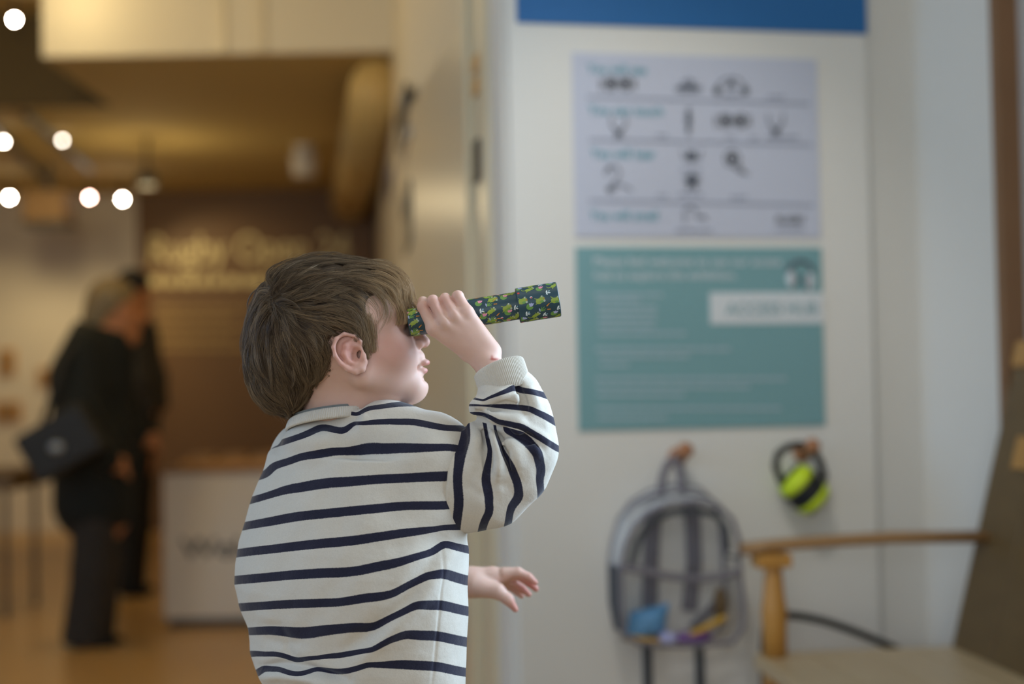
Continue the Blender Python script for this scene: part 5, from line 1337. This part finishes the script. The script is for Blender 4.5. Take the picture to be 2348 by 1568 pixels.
# a few loose hairs standing off at the back of the crown
NF = 170; fsd = rngp.choice(np.argwhere(V[:, 0] < 690)[:, 0], NF); p = V[fsd].copy(); L_ = [p.copy()]
fd = grad(p)*.75 + np.concatenate([dirf(p), np.zeros((NF, 1))], 1)*.9 + rngp.normal(0, .35, (NF, 3))
for s in range(NS-1):
    fd = fd*.8 + np.concatenate([dirf(p), np.zeros((NF, 1))], 1)*.28 + rngp.normal(0, .12, (NF, 3)); fd /= np.linalg.norm(fd, axis=1, keepdims=True)
    p = p + fd*rngp.uniform(3, 6.5, (NF, 1)); L_.append(p.copy())
H = np.concatenate([H, np.stack(L_, 1)]); tone = np.concatenate([tone, rngp.uniform(.4, .9, NF)]); rad_ = np.concatenate([rad_, np.full(NF, .22)])
def strands(name, H, rad_, tone, m, parent):
    n, k, _ = H.shape
    T = np.gradient(H, axis=1); T /= np.linalg.norm(T, axis=2, keepdims=True)+1e-9
    up = np.array([.3, .2, -1.0]); A = np.cross(T, up); A /= np.linalg.norm(A, axis=2, keepdims=True)+1e-9; B = np.cross(T, A)
    tp = (1 - .75*np.linspace(0, 1, k)**2)[None, :, None]*rad_[:, None, None]
    ring = np.stack([H + tp*(A*math.cos(a) + B*math.sin(a)) for a in (0, 2.094, 4.189)], 2)      # n,k,3,xyz
    Vv = ring.reshape(-1, 3); base = (np.arange(n)*k*3)[:, None] + (np.arange(k-1)*3)[None]
    F = []
    for a in range(3):
        b = (a+1) % 3; F.append(np.stack([base+a, base+b, base+3+b, base+3+a], -1).reshape(-1, 4))
    o = mk(name, cw(Vv), np.concatenate(F), m, parent, True)
    attr(o, 'tone', np.repeat(tone, k*3)); return o
def hair_mat(name, c0, c1):
    m = bpy.data.materials.new(name); m.use_nodes = True; nt = m.node_tree; b = nt.nodes['Principled BSDF']
    a = nt.nodes.new('ShaderNodeAttribute'); a.attribute_name = 'tone'
    x = nt.nodes.new('ShaderNodeMix'); x.data_type = 'RGBA'; x.inputs['A'].default_value = (*c0, 1); x.inputs['B'].default_value = (*c1, 1)
    nt.links.new(a.outputs['Fac'], x.inputs['Factor']); nt.links.new(x.outputs['Result'], b.inputs['Base Color'])
    b.inputs['Roughness'].default_value = .5; b.inputs['Specular IOR Level'].default_value = .4; return m
M['hair'] = hair_mat('brown_hair', srgb(70, 55, 42), srgb(190, 160, 122))
# the fringe is lighter than the back
tone = np.clip(tone + .54*np.clip((H[:, NS//2, 0] - 820)/90, 0, 1) - .12*np.clip((760 - H[:, NS//2, 0])/100, 0, 1) - .04, 0, 1.0)
hb = mk('hair', cw(V), Q, hair_mat('hair_mass', srgb(50, 39, 30), srgb(96, 76, 56)), child, True)
attr(hb, 'tone', np.clip(.35 + .25*nz(V, .21) + .4*np.clip((V[:, 0]-820)/120, 0, 1), 0, 1))
hs = strands('hair_strands', H, rad_, tone, M['hair'], hb); hs['kind'] = 'stuff'
# eyelashes and brows
LS = []
for sgn in (-1, 1):
    for k in range(26):
        z = sgn*(30 + k*1.6); x0 = 936 - abs(k-10)*.55 - max(0, k-12)*.8
        for (dy, ly) in ((-1, -5), (4, 4)): LS.append([(x0, 738+dy, z), (x0+4, 738+dy+ly*.2, z*1.02), (x0+8, 738+dy+ly*.8, z*1.03)])
    for k in range(60):
        u = k/60*.72; z = sgn*(22 + 56*u); x0 = 942 - 26*u*u - 6*u; y0 = 708 + rngp.uniform(-3, 3)
        LS.append([(x0, y0, z), (x0-1, y0-2, z+sgn*5), (x0-3, y0-2, z+sgn*10)])
LS = np.array(LS, float)
strands('eyelashes', LS, np.full(len(LS), .55), np.full(len(LS), .1), M['hair'], ob)

# ================================================================== THE TWO VISITORS IN THE HALL
def visitor(D, x0, label, build, name='person'):
    """local units: photo px at distance D; x right, y down, z away"""
    s = D / F_PX; O = px(x0, 900, D)
    def w_(P): q = np.asarray(P, float) - np.array([x0, 900, 0.0]); return O + s*(q[:, :1]*RGT - q[:, 1:2]*UPV + q[:, 2:3]*FWD)
    e = empty(name, (O[0], O[1], 0)); tag(e, label, 'person'); build(e, w_); return e
def shp(name, sh, lo, hi, h, w_, m, parent, smooth=2):
    V, Q = polygonize(sh, lo, hi, h, 14); V = relax(V, Q, smooth, .4); return mk(name, w_(V), Q, m, parent, True)
M['coat'] = mat('black_wool', srgb(20, 22, 16), .9, noise=.15, nscale=60)
M['charcoal'] = mat('charcoal_cloth', srgb(50, 44, 38), .9, noise=.12, nscale=60)
M['jacket'] = mat('dark_grey_jacket', srgb(52, 48, 42), .8, noise=.12, nscale=40)
M['blackcloth'] = mat('black_cloth', srgb(20, 20, 18), .85, noise=.1, nscale=50)
M['leather'] = mat('grey_black_leather', srgb(34, 32, 28), .6, noise=.1, nscale=30)
M['adult_skin'] = mat('adult_skin', srgb(178, 114, 66), .5, noise=.05, nscale=30)
M['grey_hair'] = mat('grey_blond_hair', srgb(128, 108, 72), .6, noise=.2, nscale=40, stretch=(1, 1, .2))
M['dark_hair'] = mat('black_hair', srgb(18, 16, 14), .55, noise=.15, nscale=40)
def woman(e, w_):
    b = Shape()                                           # face, neck, hands, legs in one body
    b.ell((274, 706, 0), (46, 56, 40), 10); b.ell((292, 738, 0), (30, 34, 30), 14); b.cone((318, 716, 0), (330, 734, 0), 6, 9, 8)
    b.ell((306, 772, 0), (16, 12, 18), 8); b.ell((320, 752, 0), (8, 5, 12), 4); b.ell((264, 722, -38), (9, 14, 6), 4)
    for sg in (-1, 1): b.ell((318, 708, 15*sg), (7, 6, 8), 4, 's')
    b.cone((258, 745, 0), (240, 800, 0), 30, 34, 16); b.cone((240, 800, 0), (225, 1180, 0), 60, 70, 30)
    b.chain([(228, 800, -62), (235, 960, -92), (288, 1050, -88)], [30, 26, 20], 14); b.chain([(228, 800, 62), (260, 950, 92), (318, 1010, 70)], [30, 26, 20], 14)
    for (hx, hy, hz) in ((294, 1058, -88), (326, 1016, 66)):
        b.ell((hx, hy, hz), (16, 18, 10), 8)
        for f in range(4): b.chain([(hx+8, hy+6-5*f, hz-4+2*f), (hx+22-2*f, hy+18-6*f, hz), (hx+24-2*f, hy+30-6*f, hz+4)], [6, 5.5, 4.5], 2)
        b.chain([(hx, hy-10, hz-4), (hx+14, hy-16, hz-10), (hx+24, hy-8, hz-12)], [7, 6, 5], 3)
    for sz in (-34, 34): b.chain([(228, 1180, sz), (225, 1320, sz), (212, 1465, sz)], [44, 30, 22], 14)
    shp('body', b, (100, 630, -140), (370, 1500, 140), 4, w_, M['adult_skin'], e)
    h = Shape(); h.ell((256, 690, 0), (58, 56, 52), 14); h.ell((228, 730, 0), (38, 52, 46), 16); h.ell((330, 752, 0), (34, 62, 60), 8, 's'); h.ell((300, 720, -44), (22, 34, 14), 6, 's')
    shp('hair', h, (170, 610, -80), (340, 800, 80), 4, w_, M['grey_hair'], e)
    c = Shape()
    c.chain([(236, 800, 0), (212, 870, 0), (214, 1000, 0)], [70, 84, 86], 40); c.chain([(214, 1000, 0), (216, 1150, 0)], [88, 92], 40)
    c.cone((240, 770, 0), (232, 800, 0), 48, 62, 30); c.cone((212, 768, 0), (186, 868, 0), 46, 62, 30)
    c.chain([(212, 800, -62), (222, 950, -100), (278, 1042, -92)], [48, 42, 30], 24); c.chain([(222, 800, 62), (252, 945, 96), (306, 1002, 74)], [48, 42, 30], 24)
    c.func(lambda P: P[:, 1] - 1236, (215, 1222, 0), 300, 6, 'i'); c.func(lambda P: 748 - P[:, 1] + .25*(P[:, 0]-240), (215, 760, 0), 300, 6, 'i')
    co = shp('coat', c, (90, 700, -170), (350, 1240, 170), 5, w_, M['coat'], e)
    t = Shape()
    for sz in (-34, 34): t.chain([(228, 1160, sz), (222, 1300, sz), (204, 1452, sz)], [52, 46, 50], 16)
    t.func(lambda P: P[:, 1] - 1468, (215, 1468, 0), 300, 6, 'i')
    shp('trousers', t, (130, 1100, -110), (310, 1480, 110), 5, w_, M['charcoal'], e)
    for sz in (-34, 34):
        g = Shape(); g.cone((198, 1470, sz), (262, 1478, sz), 20, 14, 8); g.func(lambda P: P[:, 1] - 1487, (215, 1487, sz), 99, 3, 'i')
        shp('shoe', g, (160, 1440, sz-40), (300, 1496, sz+40), 4, w_, M['blackcloth'], e)
bagP = {}
wom = visitor(6.0, 220, 'grey-haired visitor in a long black coat leaning forward with a shoulder bag', woman)
s_ = 6.0 / F_PX; Ow = px(220, 900, 6.0)
def ww(P): q = np.asarray(P, float) - np.array([220, 900, 0.0]); return Ow + s_*(q[:, :1]*RGT - q[:, 1:2]*UPV + q[:, 2:3]*FWD)
bag = empty('shoulder_bag', ww([[165, 1085, -130]])[0]); tag(bag, 'dark grey shoulder bag hanging at the hip of the coat wearer', 'bag')
g = Shape(); R45 = np.array([[.86, .5, 0], [-.5, .86, 0], [0, 0, 1.0]])
def bagf(P):
    q = (P - np.array([192, 1004, -158])) @ R45; d = np.abs(q) - np.array([72, 48, 20]); return np.linalg.norm(np.maximum(d, 0), axis=1) + np.minimum(d.max(1), 0) - 10
g.func(bagf, (192, 1004, -158), 120, 6)
shp('bag_body', g, (60, 860, -215), (320, 1150, -100), 4, ww, M['leather'], bag)
mbs = MB(); mbs.tube(list(ww([[150, 960, -156], [168, 900, -152], [190, 820, -128], [212, 760, -78], [224, 744, -30]])) , .012, 8); mbs.build('strap', M['leather'], bag, True)
mbs = MB(); mbs.ell(ww([[190, 1012, -192]])[0], (.03, .006, .022)); mbs.build('clasp', M['steel'], bag, True)
def man(e, w_):
    b = Shape()
    b.ell((310, 664, 0), (32, 44, 33), 8); b.ell((320, 690, 0), (22, 26, 24), 10); b.cone((338, 668, 0), (344, 684, 0), 4, 6, 6); b.ell((300, 676, -33), (7, 11, 5), 4)
    b.ell((330, 710, 0), (11, 9, 14), 6); b.cone((304, 700, 0), (302, 740, 0), 22, 26, 12); b.cone((302, 750, 0), (306, 1060, 0), 46, 50, 20)
    b.chain([(300, 760, -50), (318, 870, -70), (350, 930, -50)], [24, 20, 16], 10); b.chain([(300, 760, 50), (318, 870, 70), (350, 930, 50)], [24, 20, 16], 10)
    for hz in (-50, 50):
        b.ell((354, 936, hz), (12, 13, 8), 6)
        for f in range(4): b.chain([(360, 940-4*f, hz), (370-f, 948-5*f, hz+2)], [5, 4], 2)
        b.chain([(352, 930, hz), (364, 924, hz-6)], [5, 4], 2)
    for sz in (-26, 26): b.chain([(306, 1060, sz), (304, 1200, sz), (300, 1346, sz)], [34, 24, 18], 10)
    shp('body', b, (230, 600, -110), (400, 1380, 110), 4, w_, M['adult_skin'], e)
    h = Shape(); h.ell((304, 652, 0), (40, 38, 40), 8); h.ell((292, 672, 0), (28, 34, 38), 8); h.ell((352, 690, 0), (34, 34, 40), 6, 's')
    shp('hair', h, (240, 600, -60), (360, 720, 60), 4, w_, M['dark_hair'], e)
    c = Shape(); c.chain([(312, 770, 0), (316, 880, 0), (308, 1010, 0)], [52, 58, 56], 30)
    c.chain([(312, 770, -48), (330, 870, -72), (348, 926, -54)], [36, 34, 26], 16); c.chain([(312, 770, 48), (330, 870, 72), (348, 926, 54)], [36, 34, 26], 16)
    c.func(lambda P: P[:, 1] - 1060, (310, 1060, 0), 300, 6, 'i'); c.func(lambda P: 728 - P[:, 1], (310, 730, 0), 300, 6, 'i')
    shp('jacket', c, (220, 700, -130), (400, 1080, 130), 5, w_, M['jacket'], e)
    t = Shape()
    for sz in (-26, 26): t.chain([(308, 1050, sz), (306, 1200, sz), (300, 1335, sz)], [44, 34, 28], 14)
    shp('trousers', t, (240, 1000, -90), (370, 1362, 90), 5, w_, M['blackcloth'], e)
    for sz in (-26, 26):
        g = Shape(); g.cone((296, 1352, sz), (340, 1356, sz), 14, 10, 6); g.func(lambda P: P[:, 1] - 1364, (310, 1364, sz), 99, 3, 'i')
        shp('shoe', g, (270, 1330, sz-30), (370, 1372, sz+30), 4, w_, M['blackcloth'], e)
visitor(7.45, 305, 'dark-haired visitor in a grey jacket standing behind the coat wearer', man)
